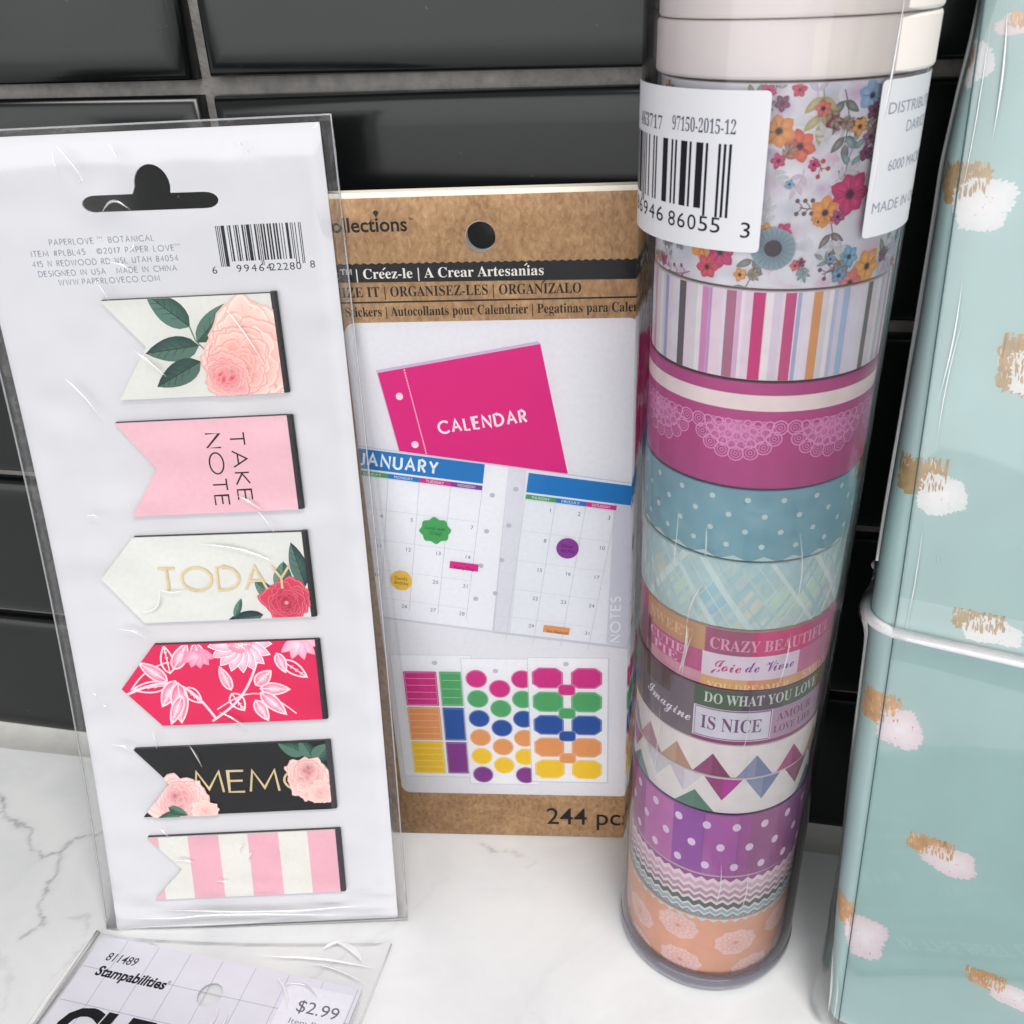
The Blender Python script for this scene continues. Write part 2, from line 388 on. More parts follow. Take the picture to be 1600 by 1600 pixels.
def ridge(V, F, fmap, pts, wd, ht, h0):
    """a small fold in a film: a tapering ridge along a line"""
    n = len(pts); rows = []
    for i in range(n):
        a = pts[max(i-1, 0)]; b = pts[min(i+1, n-1)]; dx, dy = b[0]-a[0], b[1]-a[1]; d = math.hypot(dx, dy) or 1
        k = math.sin(PI*min(0.985, max(0.015, i/(n-1)))); row = []
        for j in range(7):
            a2 = PI*j/6; o = math.cos(a2)*wd/2*k; z = math.sin(a2)*ht*k
            row.append(len(V)); V.append(fmap(pts[i][0]-dy/d*o, pts[i][1]+dx/d*o, h0+z))
        rows.append(row)
    for i in range(n-1):
        for j in range(6): F.append((rows[i][j], rows[i][j+1], rows[i+1][j+1], rows[i+1][j]))
def fold(name, mat, parent, fmap, pts, wd, ht, h0):
    V = []; F = []; ridge(V, F, fmap, pts, wd, ht, h0); return mesh(name, V, F, mat, parent, smooth=True)
def bend(p0, p1, bow=0.0, n=10):
    dx, dy = p1[0]-p0[0], p1[1]-p0[1]
    return [(p0[0]+dx*t-dy*bow*math.sin(PI*t), p0[1]+dy*t+dx*bow*math.sin(PI*t)) for t in [i/(n-1) for i in range(n)]]
def tube_mesh(name, pts, r, mat, parent, n=10, flat=1.0):
    V = []; F = []; m = len(pts)
    for i, p in enumerate(pts):
        p = Vector(p); t = (Vector(pts[min(i+1, m-1)])-Vector(pts[max(i-1, 0)])).normalized()
        a = t.orthogonal() if abs(t.z) > 0.95 else t.cross(Vector((0, 0, 1))).normalized(); a.normalize(); b = t.cross(a)
        for j in range(n):
            q = 2*PI*j/n; V.append(p+a*r*math.cos(q)*flat+b*r*math.sin(q))
    for i in range(m-1):
        for j in range(n): F.append((i*n+j, i*n+(j+1) % n, (i+1)*n+(j+1) % n, (i+1)*n+j))
    F.append(tuple(range(n))[::-1]); F.append(tuple((m-1)*n+j for j in range(n)))
    return mesh(name, V, F, mat, parent, smooth=True)
def vnoise(x, y, seed=0):
    def h(i, j):
        n = (i*374761393+j*668265263+seed*1442695041) & 0xffffffff
        n = ((n ^ (n >> 13))*1274126177) & 0xffffffff
        return ((n ^ (n >> 16)) & 0xffff)/65535
    i, j = math.floor(x), math.floor(y); fx, fy = x-i, y-j; fx = fx*fx*(3-2*fx); fy = fy*fy*(3-2*fy)
    return (h(i, j)*(1-fx)+h(i+1, j)*fx)*(1-fy)+(h(i, j+1)*(1-fx)+h(i+1, j+1)*fx)*fy

# printed motifs --------------------------------------------------------
def mixc(a, b, t):
    a = lin(a) if isinstance(a, str) else a; b = lin(b) if isinstance(b, str) else b
    return tuple(a[k]*(1-t)+b[k]*t for k in range(3))
def petal_pts(bx, by, ln, wd, ang, n=7, pt=0.0):
    P = []
    for i in range(n+1):
        t = i/n; P.append((t*ln, wd/2*(math.sin(PI*t**(0.8+pt)))**0.8))
    P += [(p[0], -p[1]) for p in P[-2:0:-1]]
    c, s = math.cos(ang), math.sin(ang)
    return [(bx+p[0]*c-p[1]*s, by+p[0]*s+p[1]*c) for p in P]
def leaf(A, bx, by, tx, ty, wd, c0, c1, vein=None):
    ln = math.hypot(tx-bx, ty-by); a = math.atan2(ty-by, tx-bx)
    P = petal_pts(bx, by, ln, wd, a, 8)
    h = len(P)//2
    mid = ((bx+tx)/2, (by+ty)/2)
    A.fan(mid, P, c0, c1); A.up()
    up = [p for p in P[:h+1]]; A.poly(up, mixc(c0, c1, .75) if False else mixc(c0, 'A9C2B4', .10)); A.up()
    if vein:
        A.stroke([(bx, by), mid, (tx, ty)], wd*0.035, vein)
        for k in (.25, .4, .55, .7, .84):
            q = (bx+(tx-bx)*k, by+(ty-by)*k)
            for sd in (1, -1):
                b2 = a+sd*0.75; l2 = wd*0.42*math.sin(PI*k)
                A.stroke([q, (q[0]+l2*math.cos(b2), q[1]+l2*math.sin(b2))], wd*0.02, vein)
    A.up()
def rose(A, cx, cy, r, dark, mid, light, rnd, ccx=None, ccy=None, rings=6, squash=1.0):
    """a full-blown rose: rings of cupped petals, each shaded from its base to a pale ruffled lip"""
    ccx = cx if ccx is None else ccx; ccy = cy if ccy is None else ccy
    for k in range(rings):
        t = k/(rings-1); rr = r*(1-0.83*t**.9); n = max(5, int(11-5*t)); ox = cx+(ccx-cx)*t; oy = cy+(ccy-cy)*t
        order = list(range(n)); rnd.shuffle(order); ph = rnd.uniform(0, 2*PI)
        for i in order:
            a = ph+2*PI*i/n+rnd.uniform(-.22, .22); L = rr*rnd.uniform(.46, .66); d0 = rr*rnd.uniform(.30, .42)
            bx = ox+math.cos(a)*d0; by = oy+math.sin(a)*d0*squash; w2 = rr*rnd.uniform(.55, .95)*.6; tw = rnd.uniform(-.35, .35)
            rf = rnd.uniform(0, 6); P = []
            for q in range(17):
                b = -PI*.62+PI*1.24*q/16; m = 1+.07*math.sin(3*b*1.7+rf)+.04*math.sin(9*b+rf*2)
                lx, ly = math.cos(b)*L*m, math.sin(b)*w2*m+tw*L*math.cos(b)*.4
                P.append((bx+math.cos(a)*lx-math.sin(a)*ly, by+(math.sin(a)*lx+math.cos(a)*ly)*squash))
            sh = rnd.uniform(-.16, .2)
            e = mixc(light, mid, min(1, max(0, t*.75+sh))); c = mixc(mid, dark, min(1, max(0, t*.9+.25+sh)))
            base = (bx-math.cos(a)*rr*.22, by-math.sin(a)*rr*.22*squash)
            sd = mixc(c, dark, .30); A.fan(base, [(base[0]+(p[0]-base[0])*1.055, base[1]+(p[1]-base[1])*1.055) for p in P], sd, mixc(e, sd, .45)); A.up(.1)
            A.fan(base, P, mixc(c, dark, .12), mixc(e, c, .06))
            lip = [(p[0]*.93+base[0]*.07, p[1]*.93+base[1]*.07) for p in P[2:15]]
            for q2 in range(len(lip)-1): A._put([P[q2+2], P[q2+3], lip[q2+1], lip[q2]], [mixc(e, 'FFF4EE', .22)]*2+[e]*2, A.layer+.2, 0)
            for q2 in (5, 8, 11):
                A.stroke([(base[0]+(P[q2][0]-base[0])*.35, base[1]+(P[q2][1]-base[1])*.35), (base[0]+(P[q2][0]-base[0])*.8, base[1]+(P[q2][1]-base[1])*.8)], r*.012, mixc(c, e, .45), layer=A.layer+.2)
            A.up(0.28)
        A.up(0.3)
def blossom(A, cx, cy, r, n, c0, c1, eye, rnd, ph=0.0, eyer=.2, wd=.9):
    for i in range(n):
        a = ph+2*PI*i/n; P = petal_pts(cx, cy, r*rnd.uniform(.9, 1.08), r*wd, a, 6, .35)
        A.fan((cx+math.cos(a)*r*.45, cy+math.sin(a)*r*.45), P, c0, mixc(c1, c0, rnd.uniform(0, .35))); A.up(0.25)
    A.poly(ell(cx, cy, r*eyer*1.5, r*eyer*1.5, 10), mixc(c1, eye, .45)); A.up(0.5)
    A.poly(ell(cx, cy, r*eyer, r*eyer, 9), eye); A.up(0.5)
def sprig(A, bx, by, tx, ty, col, n=3, ls=2.4, berry=False):
    A.stroke(bend((bx, by), (tx, ty), .08), .16, col); a = math.atan2(ty-by, tx-bx); ln = math.hypot(tx-bx, ty-by)
    for i in range(n):
        t = (i+.6)/n; q = (bx+(tx-bx)*t, by+(ty-by)*t)
        for sd in (1, -1):
            b = a+sd*.85
            if berry:
                e = (q[0]+ls*.7*math.cos(b), q[1]+ls*.7*math.sin(b)); A.stroke([q, e], .12, col); A.poly(ell(e[0], e[1], .35, .35, 7), col)
            else: A.fan((q[0]+ls*.5*math.cos(b), q[1]+ls*.5*math.sin(b)), petal_pts(q[0], q[1], ls, ls*.42, b, 5), mixc(col, 'FFFFFF', .22), col)
    if not berry: A.fan((tx, ty), petal_pts(tx, ty, ls, ls*.42, a, 5), mixc(col, 'FFFFFF', .22), col)
    A.up(0.5)
def barcode(A, x0, x1, y0, y1, yl, guards, seed, col='12121C'):
    rnd = random.Random(seed); n = 95; u = (x1-x0)/n
    bits = '101'
    Lc = ['0001101', '0011001', '0010011', '0111101', '0100011', '0110001', '0101111', '0111011', '0110111', '0001011']
    code = seed
    for d in code[:6]: bits += Lc[int(d)]
    bits += '01010'
    for d in code[6:12]: bits += ''.join('1' if c == '0' else '0' for c in Lc[int(d)])
    bits += '101'
    i = 0
    while i < len(bits):
        if bits[i] == '1':
            j = i
            while j < len(bits) and bits[j] == '1': j += 1
            lo = yl if (i < 10 or i >= 85 or 45 <= i < 50) else y0
            A.poly(rect(x0+i*u, lo, x0+j*u, y1), col); i = j
        else: i += 1

# ------------------------------------------------------------------ setting: counter, wall of tiles, caulk
VEINS = [([(-215, -14), (-201, -24), (-190, -31), (-184, -33), (-180, -38), (-176, -41), (-171.6, -39.5), (-170.5, -33.6), (-166.3, -30.5), (-160, -29), (-150, -24)], 0.9, .42),
         ([(-171.6, -39.5), (-169, -44), (-166.5, -49), (-165.6, -52.4), (-163, -57), (-161.5, -60), (-163, -64)], 0.8, .42),
         ([(-156, -58), (-151, -57.5), (-148, -60), (-147, -66), (-149, -72)], 0.8, .16), ([(-52, -16), (-46, -17.2), (-41, -17.5)], 0.5, .26), ([(-38, -19), (-41, -21)], .5, .12),
         ([(-78, -52), (-81, -57), (-86, -62)], 1.0, .14), ([(-60, -28), (-66, -38), (-74, -50)], 1.6, .05), ([(-20, -30), (-30, -52), (-36, -80)], 2.4, .03),
         ([(-168, -70), (-160, -74), (-156, -84)], 1.4, .10), ([(-30, -62), (-24, -68)], .8, .06)]
def vein_amount(x, y):
    jx = x+3.2*(vnoise(x/5, y/5, 3)-.5)+1.4*(vnoise(x/1.3, y/1.3, 5)-.5); jy = y+3.2*(vnoise(x/5, y/5, 9)-.5)+1.4*(vnoise(x/1.3, y/1.3, 6)-.5)
    a = 0
    for pts, wd, st in VEINS:
        for p, q in zip(pts[:-1], pts[1:]):
            if jx < min(p[0], q[0])-6 or jx > max(p[0], q[0])+6 or jy < min(p[1], q[1])-6 or jy > max(p[1], q[1])+6: continue
            dx, dy = q[0]-p[0], q[1]-p[1]; t = max(0, min(1, ((jx-p[0])*dx+(jy-p[1])*dy)/(dx*dx+dy*dy)))
            d = math.hypot(jx-p[0]-t*dx, jy-p[1]-t*dy); w2 = wd*(.35+vnoise(x/3, y/3, 2))*.6
            a = max(a, st*(1.25*math.exp(-(d/w2)**2)*(.45+.7*vnoise(x/2, y/2, 8))+.16*math.exp(-(d/(w2*4))**2)))
    return a
xs = [-700, -480, -320, -240]+[-225+.6*i for i in range(int(245/.6))]+[22, 30, 45, 60, 90, 140, 220, 360, 700]
ys = [-1400, -700, -450, -250, -150, -110]+[-95+.6*i for i in range(int(95/.6))]+[0, 5.4]
V = []; F = []; C = []
for y in ys:
    for x in xs:
        V.append((x/1000, y/1000, 0)); a = vein_amount(x, y) if -226 < x < 22 and -96 < y < 1 else 0
        a += 0
        C.append(tuple(v*(1-a)+g*a for v, g in zip((1, 1, 1), (.12, .12, .17))))
nx = len(xs)
for j in range(len(ys)-1):
    for i in range(nx-1): F.append((j*nx+i, j*nx+i+1, (j+1)*nx+i+1, (j+1)*nx+i))
b = len(V); V += [(-.7, -1.4, 0), (.7, -1.4, 0), (.7, -1.4, -.03), (-.7, -1.4, -.03), (.7, .0054, -.03), (-.7, .0054, -.03)]; C += [(1, 1, 1)]*6
F += [(b+3, b+2, b+1, b), (b+5, b+4, b+2, b+3)]
tag(mesh('countertop', V, F, M['marble'], cols=C), kind='structure')

wall = empty('tiled_wall', (0, .0056, 0), kind='structure')
GD = .0026
mesh('grout', [(-.75, GD, -.03), (.75, GD, -.03), (.75, GD, .52), (-.75, GD, .52), (-.75, .05, -.03), (.75, .05, -.03), (.75, .05, .52), (-.75, .05, .52)],
     [(0, 1, 2, 3), (7, 6, 5, 4), (3, 2, 6, 7), (0, 3, 7, 4), (1, 5, 6, 2)], M['grout'], wall)
def tile_mesh(W, H):
    prof = [(0, .0054), (.0, .0030), (.0004, .0016), (.0011, .0009), (.0020, .00045), (.0032, .00018), (.0046, .00004), (.006, 0)]
    V = []; F = []
    for ins, dep in prof:
        for x, z in ((-W/2+ins, -H/2+ins), (W/2-ins, -H/2+ins), (W/2-ins, H/2-ins), (-W/2+ins, H/2-ins)): V.append((x, dep-.0026, z))
    for k in range(len(prof)-1):
        for i in range(4): F.append((k*4+i, k*4+(i+1) % 4, (k+1)*4+(i+1) % 4, (k+1)*4+i))
    F.append(tuple(range((len(prof)-1)*4, len(prof)*4)))
    me = bpy.data.meshes.new('tile'); me.from_pydata(V, [], F); me.materials.append(M['tile'])
    me.polygons.foreach_set('use_smooth', [i < len(F)-1 for i in range(len(F))]); me.update(); return me
tm = tile_mesh(.2030, .0447)
rt = random.Random(5)
for r in range(-1, 10):
    for c in range(-3, 3):
        o = bpy.data.objects.new('tile', tm); COL.objects.link(o); o.parent = wall
        o.location = (-.106+.2066*(c+.5), 0, .1923+.0478*(r-4)+.0224+.0018-.0009)
        o.rotation_euler = (math.radians(rt.uniform(-.35, .35)), math.radians(rt.uniform(-.12, .12)), math.radians(rt.uniform(-.25, .25)))
V = []; F = []
n = 8; m = 60
for i in range(m+1):
    x = -.7+1.4*i/m; k = 1+.12*(vnoise(i*.9, 0, 4)-.5)
    for j in range(n+1):
        a = PI/2*j/n; V.append((x, .0046-(1-math.sin(a))*.0085*k, .0002+(1-math.cos(a))*.0042*k))
for i in range(m):
    for j in range(n): F.append((i*(n+1)+j, (i+1)*(n+1)+j, (i+1)*(n+1)+j+1, i*(n+1)+j+1))
tag(mesh('caulk_bead', V, F, M['caulk'], smooth=True), kind='structure')

# ------------------------------------------------------------------ packet of calendar stickers (kraft front, leaning on the tiles)
PM = Matrix.Translation((-.06, -.0134, .0003)) @ Matrix.Rotation(.1389, 4, 'Z') @ Matrix.Rotation(-.0307, 4, 'X')
pack = empty('calendar_sticker_book', mat=PM, label='kraft brown calendar sticker book leaning on dark tiles behind the clear tube', cat='sticker book')
pmap = lambda x, y, h: (x/1000, -h/1000, y/1000)
PL, PR, PH = -18.8, 47.6, 172.3
ho = ell(14.4, 164.3, 3.05, 3.15, 28)[::-1]
sheet('kraft_cover', rrect(PL, 0, PR, PH, 1.0), [ho], pmap, -.3, 0, M['kraft'], pack, edge=M['kraft'])
sheet('page_block', rrect(PL+.2, .3, PR-.2, PH+1.0, .6), [ell(14.5, 164.1, 3.15, 3.25, 28)[::-1]], pmap, -3.6, -.31, M['cream'], pack, edge=M['cream'])
sheet('back_board', rrect(PL, 0, PR, PH+.1, 1.0), [ell(14.5, 164.1, 3.15, 3.25, 28)[::-1]], pmap, -4.0, -3.61, M['board'], pack)
sheet('hole_lining', ell(14.45, 164.2, 3.14, 3.24, 28), [ell(14.45, 164.2, 3.0, 3.1, 28)[::-1]], pmap, -3.9, -.32, M['board'], pack)
sheet('picture_panel', rrect(-15.4, 15.4, 46.5, 147.4, 2.6, 7), [], pmap, .002, .03, M['ink'], pack, col='E4E3E8')
reg = [rect(PL+.2, .2, PR-.2, PH-.2)]
A = Art(reg)
A.poly([(PL+.2, 155.9), (PR-.3, 155.3), (PR-.3, 159.1)]+[(PR-.3-.8*i, 159.15+(.32 if i % 2 else 0)+.004*i) for i in range(1, 82)]+[(PL+.2, 159.5)], '14151A')
A.poly(rect(PL+.2, 151.5, PR-.2, 151.85), '1A1614'); A.up(2)
A.text('Recollections', .0, 165.9, 2.8, 21.0, col='120E0B', bold=.018, align='r'); A.text('™', .4, 167.6, .8, col='1D1712')
A.poly(ell(-6.0, 169.5, .55, .5, 12)+[], '1D1712'); A.poly([(-6.6, 169.5), (-5.4, 169.5), (-6, 168.6)], '1D1712', A.layer+.3)
A.text('Craft It™', -12.2, 156.55, 2.0, 12.5, col='E9E4DC', style='serif', align='r')
A.text('| Creez-le | A Crear Artesanias', -11.3, 156.55, 2.05, 38.1, col='F2EEE6', style='serif')
for ax, ay in ((-5.75, 158.3), (23.0, 158.5)): A.stroke([(ax, ay), (ax+.55, ay+.45)], .22, 'F2EEE6')
A.text('ORGANIZE IT', -6.9, 152.8, 2.1, 17.5, col='1B1512', style='serif', align='r')
A.text('| ORGANISEZ-LES | ORGANIZALO', -5.9, 152.8, 2.1, 40.2, col='1B1512', style='serif')
A.stroke([(26.4, 155.0), (27.1, 155.45)], .25, '1B1512')
A.text('Calendar', -15.6, 148.75, 2.1, 11, col='1B1512', style='serif', align='r')
A.text('Stickers | Autocollants pour Calendrier | Pegatinas para Calendario', -14.5, 148.75, 2.0, 65.6, col='1B1512', style='serif')
A.text('244 pcs', 24.1, 4.6, 6.1, 23.0, col='15110F', bold=.004)
A.build('printed_text', pmap, [M['ink']], pack, base=.03)
# pictures on the panel
A = Art([rect(-15.4, 15.4, 46.5, 147.4)])
A.poly([(-9.5, 137.0), (25.2, 142.8), (25.8, 142.3), (30.6, 114), (-6.4, 118)], 'C9B8D2'); A.up()
A.poly([(-9.2, 136.4), (25.7, 142.2), (31.1, 112.2), (-6.0, 116.6)], 'DA147F'); A.up()
for i in range(34):
    t = i/34; A.stroke([(-3.4+3.2*t, 137.1-20*t), (-3.4+3.2*(t+.016), 137.1-20*(t+.016))], .28, 'F6D8EA')
A.poly(ell(-5.0, 131, .8, .85, 14), 'F6E4EE'); A.poly(ell(-2.6, 119.6, .8, .85, 14), 'F6E4EE')
A.geo('CALENDAR', 3.2, 122.2, 2.7, 19.3, wt=.19, gap=.36, ang=.135, col='FBEFF5'); A.up(2)
A.poly([(-21, 120.4), (18.3, 114.2), (18.3, 100), (12.5, 68.9), (-21, 74)], 'CFCFD8')
A.poly([(18.3, 114.2), (47, 109.6), (47, 64), (12.5, 68.8)], 'C9CAD4'); A.up()
A.poly([(-21, 120.0), (17.9, 113.9), (12.1, 69.6), (-21, 74.6)], 'EDEDF2')
A.poly([(18.5, 113.9), (47, 109.3), (46.5, 64.9), (13.0, 69.4)], 'E7E8EE')
A.poly([(17.9, 113.9), (22.0, 113.2), (16.6, 68.9), (12.6, 69.4)], 'DCDCE4', A.layer+.5)
A.poly([(41.5, 108.5), (47, 107.6), (46.3, 65), (40.0, 66)], 'D2D2DE', A.layer+.5); A.up()
def pg(O, x, y): a = -.148; return (O[0]+x*math.cos(a)-y*math.sin(a), O[1]+x*math.sin(a)+y*math.cos(a))
def quad(O, x0, y0, x1, y1): return [pg(O, x0, y0), pg(O, x1, y0), pg(O, x1, y1), pg(O, x0, y1)]
O1 = (-15.6, 118.9); O2 = (22.4, 112.5)
A.poly(quad(O1, -.2, -4.9, 28.6, 0), '1878BE'); A.poly(quad(O2, 0, -4.9, 30, 0), '1878BE')
dc = ['4F9D5D', '1878BE', 'D3288A', '7F3795']
dn = ['SUNDAY', 'MONDAY', 'TUESDAY', 'WEDNESDAY', 'THURSDAY', 'FRIDAY', 'SATURDAY']
for i in range(4): A.poly(quad(O1, i*7.15, -6.6, (i+1)*7.15, -5.4), dc[i])
for i in range(3): A.poly(quad(O2, i*6.9, -6.6, (i+1)*6.9, -5.4), dc[i])
for i in range(5):
    A.stroke([pg(O1, i*7.15, -6.6), pg(O1, i*7.0, -42)], .13, 'C6C8D2'); A.stroke([pg(O1, 0, -6.8-8.1*i), pg(O1, 28.6, -6.8-8.1*i)], .11, 'D2D4DC')
    A.stroke([pg(O2, 0, -6.8-8.1*i), pg(O2, 21, -6.8-8.1*i)], .11, 'D2D4DC')
for i in range(4): A.stroke([pg(O2, i*6.9, -6.6), pg(O2, i*6.8-.3, -46)], .13, 'C6C8D2')
A.up()
A.geo('JANUARY', *pg(O1, .5, -3.9), 2.9, 17.6, wt=.19, gap=.36, ang=-.148, col='F2F7FC')
for i in range(7):
    q = pg(O1, i*7.15+3.5, -6.35) if i < 4 else pg(O2, (i-4)*6.9+3.4, -6.35)
    A.text(dn[i], q[0], q[1], .7, 4.2, ang=-.148, col='DCE4EE', align='c')
num1 = [['4', '5', '6', '7'], ['11', '12', '13', '14'], ['18', '19', '20', '21'], ['25', '26', '27', '28']]
num2 = [['1', '2', '3'], ['8', '9', '10'], ['15', '16', '17'], ['22', '23', '24'], ['29', '30', '31']]
for r, row in enumerate(num1):
    for c, t in enumerate(row):
        q = pg(O1, (c+1)*7.05-.7, -17.0-8.1*r); A.text(t, q[0], q[1], 1.0, ang=-.148, col='6A6C7C', align='r')
for r, row in enumerate(num2):
    for c, t in enumerate(row):
        q = pg(O2, (c+1)*6.8-.7, -9.2-8.1*r); A.text(t, q[0], q[1], 1.0, ang=-.148, col='6A6C7C', align='r')
for k in range(4):
    for q in (pg(O1, 31-.4*k, -7.5-9.5*k), pg(O2, -2.4-.6*k, -4.5-9.5*k)): A.poly(ell(q[0], q[1], .62, .62, 10), 'B9BBC8')
A.geo('NOTES', 43.2, 66.5, 2.2, 13, wt=.16, gap=.3, ang=PI/2+.0, col='F2F2F8')
A.build('calendar_picture', pmap, [M['ink']], pack, base=.03)
def stick(name, pts, col, label=None, txt=None, ang=-.148, c=None, tcol='2A3A2A'):
    B = Art([rect(-15.4, 15.4, 46.5, 147.4)]); B.poly(pts, col); B.up()
    if txt:
        for i, (t, wd) in enumerate(txt): B.text(t, c[0], c[1]+(len(txt)/2-1-i)*1.3+.2, .9, wd, ang=ang, col=tcol, align='c')
    return B.build(name, pmap, [M['ink']], pack, base=.20, label=label)
g = [(0.2+(3.5+.25*math.cos(8*a))*math.cos(a), 97.8+(3.3+.3*math.cos(8*a))*math.sin(a)) for a in [2*PI*i/48 for i in range(48)]]
stick('printed_sticker', g, '45A55C', 'green scalloped label with a lunch note', [('Lunch with', 4.6), ('Craig!', 2.8)], c=(.2, 97.8))
stick('printed_sticker', quad((3.1, 89.6), 0, -2.0, 6.8, 0), 'D8288A', 'pink strip with a party note', [('Party Day', 4.8)], c=(6.3, 87.6), tcol='5A1040')
stick('printed_sticker', ell(30.8, 93, 2.6, 2.75, 28), '8B3A98', 'purple round sticker', [('Dinner', 2.8), ('with Mom', 3.2)], c=(30.8, 93), tcol='4A1458')
stick('printed_sticker', ell(-9.1, 84.1, 2.6, 2.75, 28), 'EDC04A', 'yellow round sticker', [("David's", 3.0), ('Birthday', 3.4)], c=(-9.1, 84.1), tcol='5A4410')
stick('printed_sticker', quad((24.8, 71.4), 0, -2.0, 6.4, 0), 'E39A62', 'orange strip sticker', [('Girls Weekend!', 5.2)], c=(27.9, 69.4), tcol='5C3210')
SC = {'p': 'D02A86', 'g': '4FA566', 'b': '1A4F9F', 'o': 'E29A5E', 'y': 'EFC629', 'v': '84348C'}
A = Art([rect(-15.4, 15.4, 46.5, 147.4)])
A.poly(rect(-14.2, 21.2, 6.4, 62.1), 'D3D4DC'); A.poly(rect(3.6, 18.9, 22.6, 61.1), 'D3D4DC', A.layer+.6); A.poly(rect(20.3, 20.0, 40.8, 61.6), 'D0D1DA', A.layer+1.2); A.up(.3)
A.poly(rect(-14.0, 21.5, 6.2, 61.9), 'ECEDF1'); A.poly(rect(3.8, 19.2, 22.4, 60.9), 'F0F0F4', A.layer+.6); A.poly(rect(20.5, 20.4, 40.4, 61.4), 'F1F1F5', A.layer+1.2)
for q in ((-3, 59.6), (12.3, 57.2), (30, 59.6)): A.poly(ell(q[0], q[1], .7, .7, 10), 'BDBFCB', A.layer+2)
A.build('sticker_sheet_picture', pmap, [M['ink']], pack, base=.03)
def spr(pts, c, lines=None):
    B = Art(); B.poly(pts, SC[c]); B.up()
    xs_ = [p[0] for p in pts]; ys_ = [p[1] for p in pts]; x0, x1, y0, y1 = min(xs_), max(xs_), min(ys_), max(ys_)
    if lines:
        for k in range(lines): y = y0+(y1-y0)*(k+1)/(lines+1); B.stroke([(x0+.5, y), (x1-.5, y)], .12, mixc(SC[c], 'FFFFFF', .5))
    cx, cy = (x0+x1)/2, (y0+y1)/2
    B.stroke([(cx+(p[0]-cx)*.93, cy+(p[1]-cy)*.93) for p in pts], .11, mixc(SC[c], 'FFFFFF', .4), closed=True)
    return B.build('printed_sticker', pmap, [M['ink']], pack, base=.12)
for k, c in enumerate('poy'): spr(rrect(-11.3, 45.9-11.6*k, -2.8, 56.9-11.6*k, .3, 2), c, 4)
for k, c in enumerate('gbv'): spr(rrect(-2.1, 45.9-11.6*k, 3.5, 56.9-11.6*k, .3, 2), c, 3 if c == 'g' else None)
for k, c in enumerate('pgboyv'):
    y = 54.7-6.45*k; spr(ell(7.3, y, 2.75, 2.85, 22), c)
    P = clip_half([(p[0], p[1]) for p in ell(18.9, y, 2.8, 2.85, 22)], -1, 0, 20.4); spr(P, c)
    if k < 5: spr(ell(13.1, y-3.1, 2.75, 2.85, 22), c)
def octo(cx, cy, rx, ry, ch=.45):
    P = []
    for sx, sy in ((1, -1), (1, 1), (-1, 1), (-1, -1)):
        a = [(cx+sx*rx, cy+sy*ry*(1-ch)), (cx+sx*rx*(1-ch*.55), cy+sy*ry*(1-ch*.42)), (cx+sx*rx*(1-ch), cy+sy*ry)]
        P += a if sx*sy > 0 else a[::-1]
    return P
for k, c in enumerate('pgboy'):
    y = 55.2-7.6*k; spr(octo(25.3, y, 3.9, 3.25), c); spr(octo(35.1, y, 3.9, 3.25), c)
    if k < 4: spr(octo(30.1, y-3.7, 2.2, 1.75, .35), c)
V = []; F = []
nu, ns = 30, 70
for j in range(ns+1):
    for i in range(nu+1):
        x = PL-.6+(PR-PL+1.2)*i/nu; y = -.0+(PH+.8)*j/ns; e = min(1, min(i, nu-i)/1.0, min(j, ns-j)/1.0)
        V.append(pmap(x, y, .62*e+.14*(vnoise(i*.3, j*.2, 7)-.3)*e))
for j in range(ns):
    for i in range(nu): F.append((j*(nu+1)+i, j*(nu+1)+i+1, (j+1)*(nu+1)+i+1, (j+1)*(nu+1)+i))
ridge(V, F, pmap, bend((-12.6, 150), (-11.8, 12), .004, 24), .5, .35, .7); ridge(V, F, pmap, bend((-14.0, 147), (-13.4, 60), .006, 18), .35, .25, .7)
ridge(V, F, pmap, bend((-13.6, 171), (-13.0, 146), .01, 10), .35, .25, .7)
mesh('clear_sleeve', V, F, M['sleeve'], pack, smooth=True)

# ------------------------------------------------------------------ card of magnetic page clips
CX0, CY0, CPHI, TH0, CK, CW, CH = -.1399, -.0579, .1938, .3211, -1.4275, 72.2, 190.0
CM = Matrix.Translation((CX0, CY0, .0006)) @ Matrix.Rotation(CPHI, 4, 'Z')
def cmap(x, y, h):
    u, v = x/1000, y/1000
    x = 1000*(-.00046+1.01867*u-.00215*v-.06433*u*v+.06865*v*v-.02298*v**3-.14422*u*u-.40686*u*v*v)
    s = -.00076+.0296*u+1.01406*v-.11468*u*v-.0029*v*v-.32155*v**3-.00229*u*u-.11271*u*v*v
    th = TH0+CK*s
    yy = (math.cos(TH0)-math.cos(th))/CK*1.0; zz = (math.sin(th)-math.sin(TH0))/CK
    return (x/1000, yy-math.cos(th)*h/1000, zz+math.sin(th)*h/1000)
card = empty('page_clip_card', mat=CM, label='tall white hang card in a clear bag holding six page clips', cat='clip card')
r0 = 3.0
slot = [(22.5+2.9, 175.1), (50.2-2.9, 174.9)]+ell(47.4, 176.5, 2.7, 1.6, 8, -PI/2, 0, PI/2, False)+[(40.7, 178.2)]+ell(37.3, 179.6, 3.6, 4.2, 12, .0, 0, PI, False)+[(33.0, 178.3)]+ell(25.2, 176.7, 2.7, 1.65, 8, PI/2, 0, 3*PI/2, False)
sheet('card', rrect(0, 0, CW, CH, .4, 2), [slot[::-1]], cmap, -.45, 0, M['paper'], card, dy=4, edge=M['board'])
A = Art()
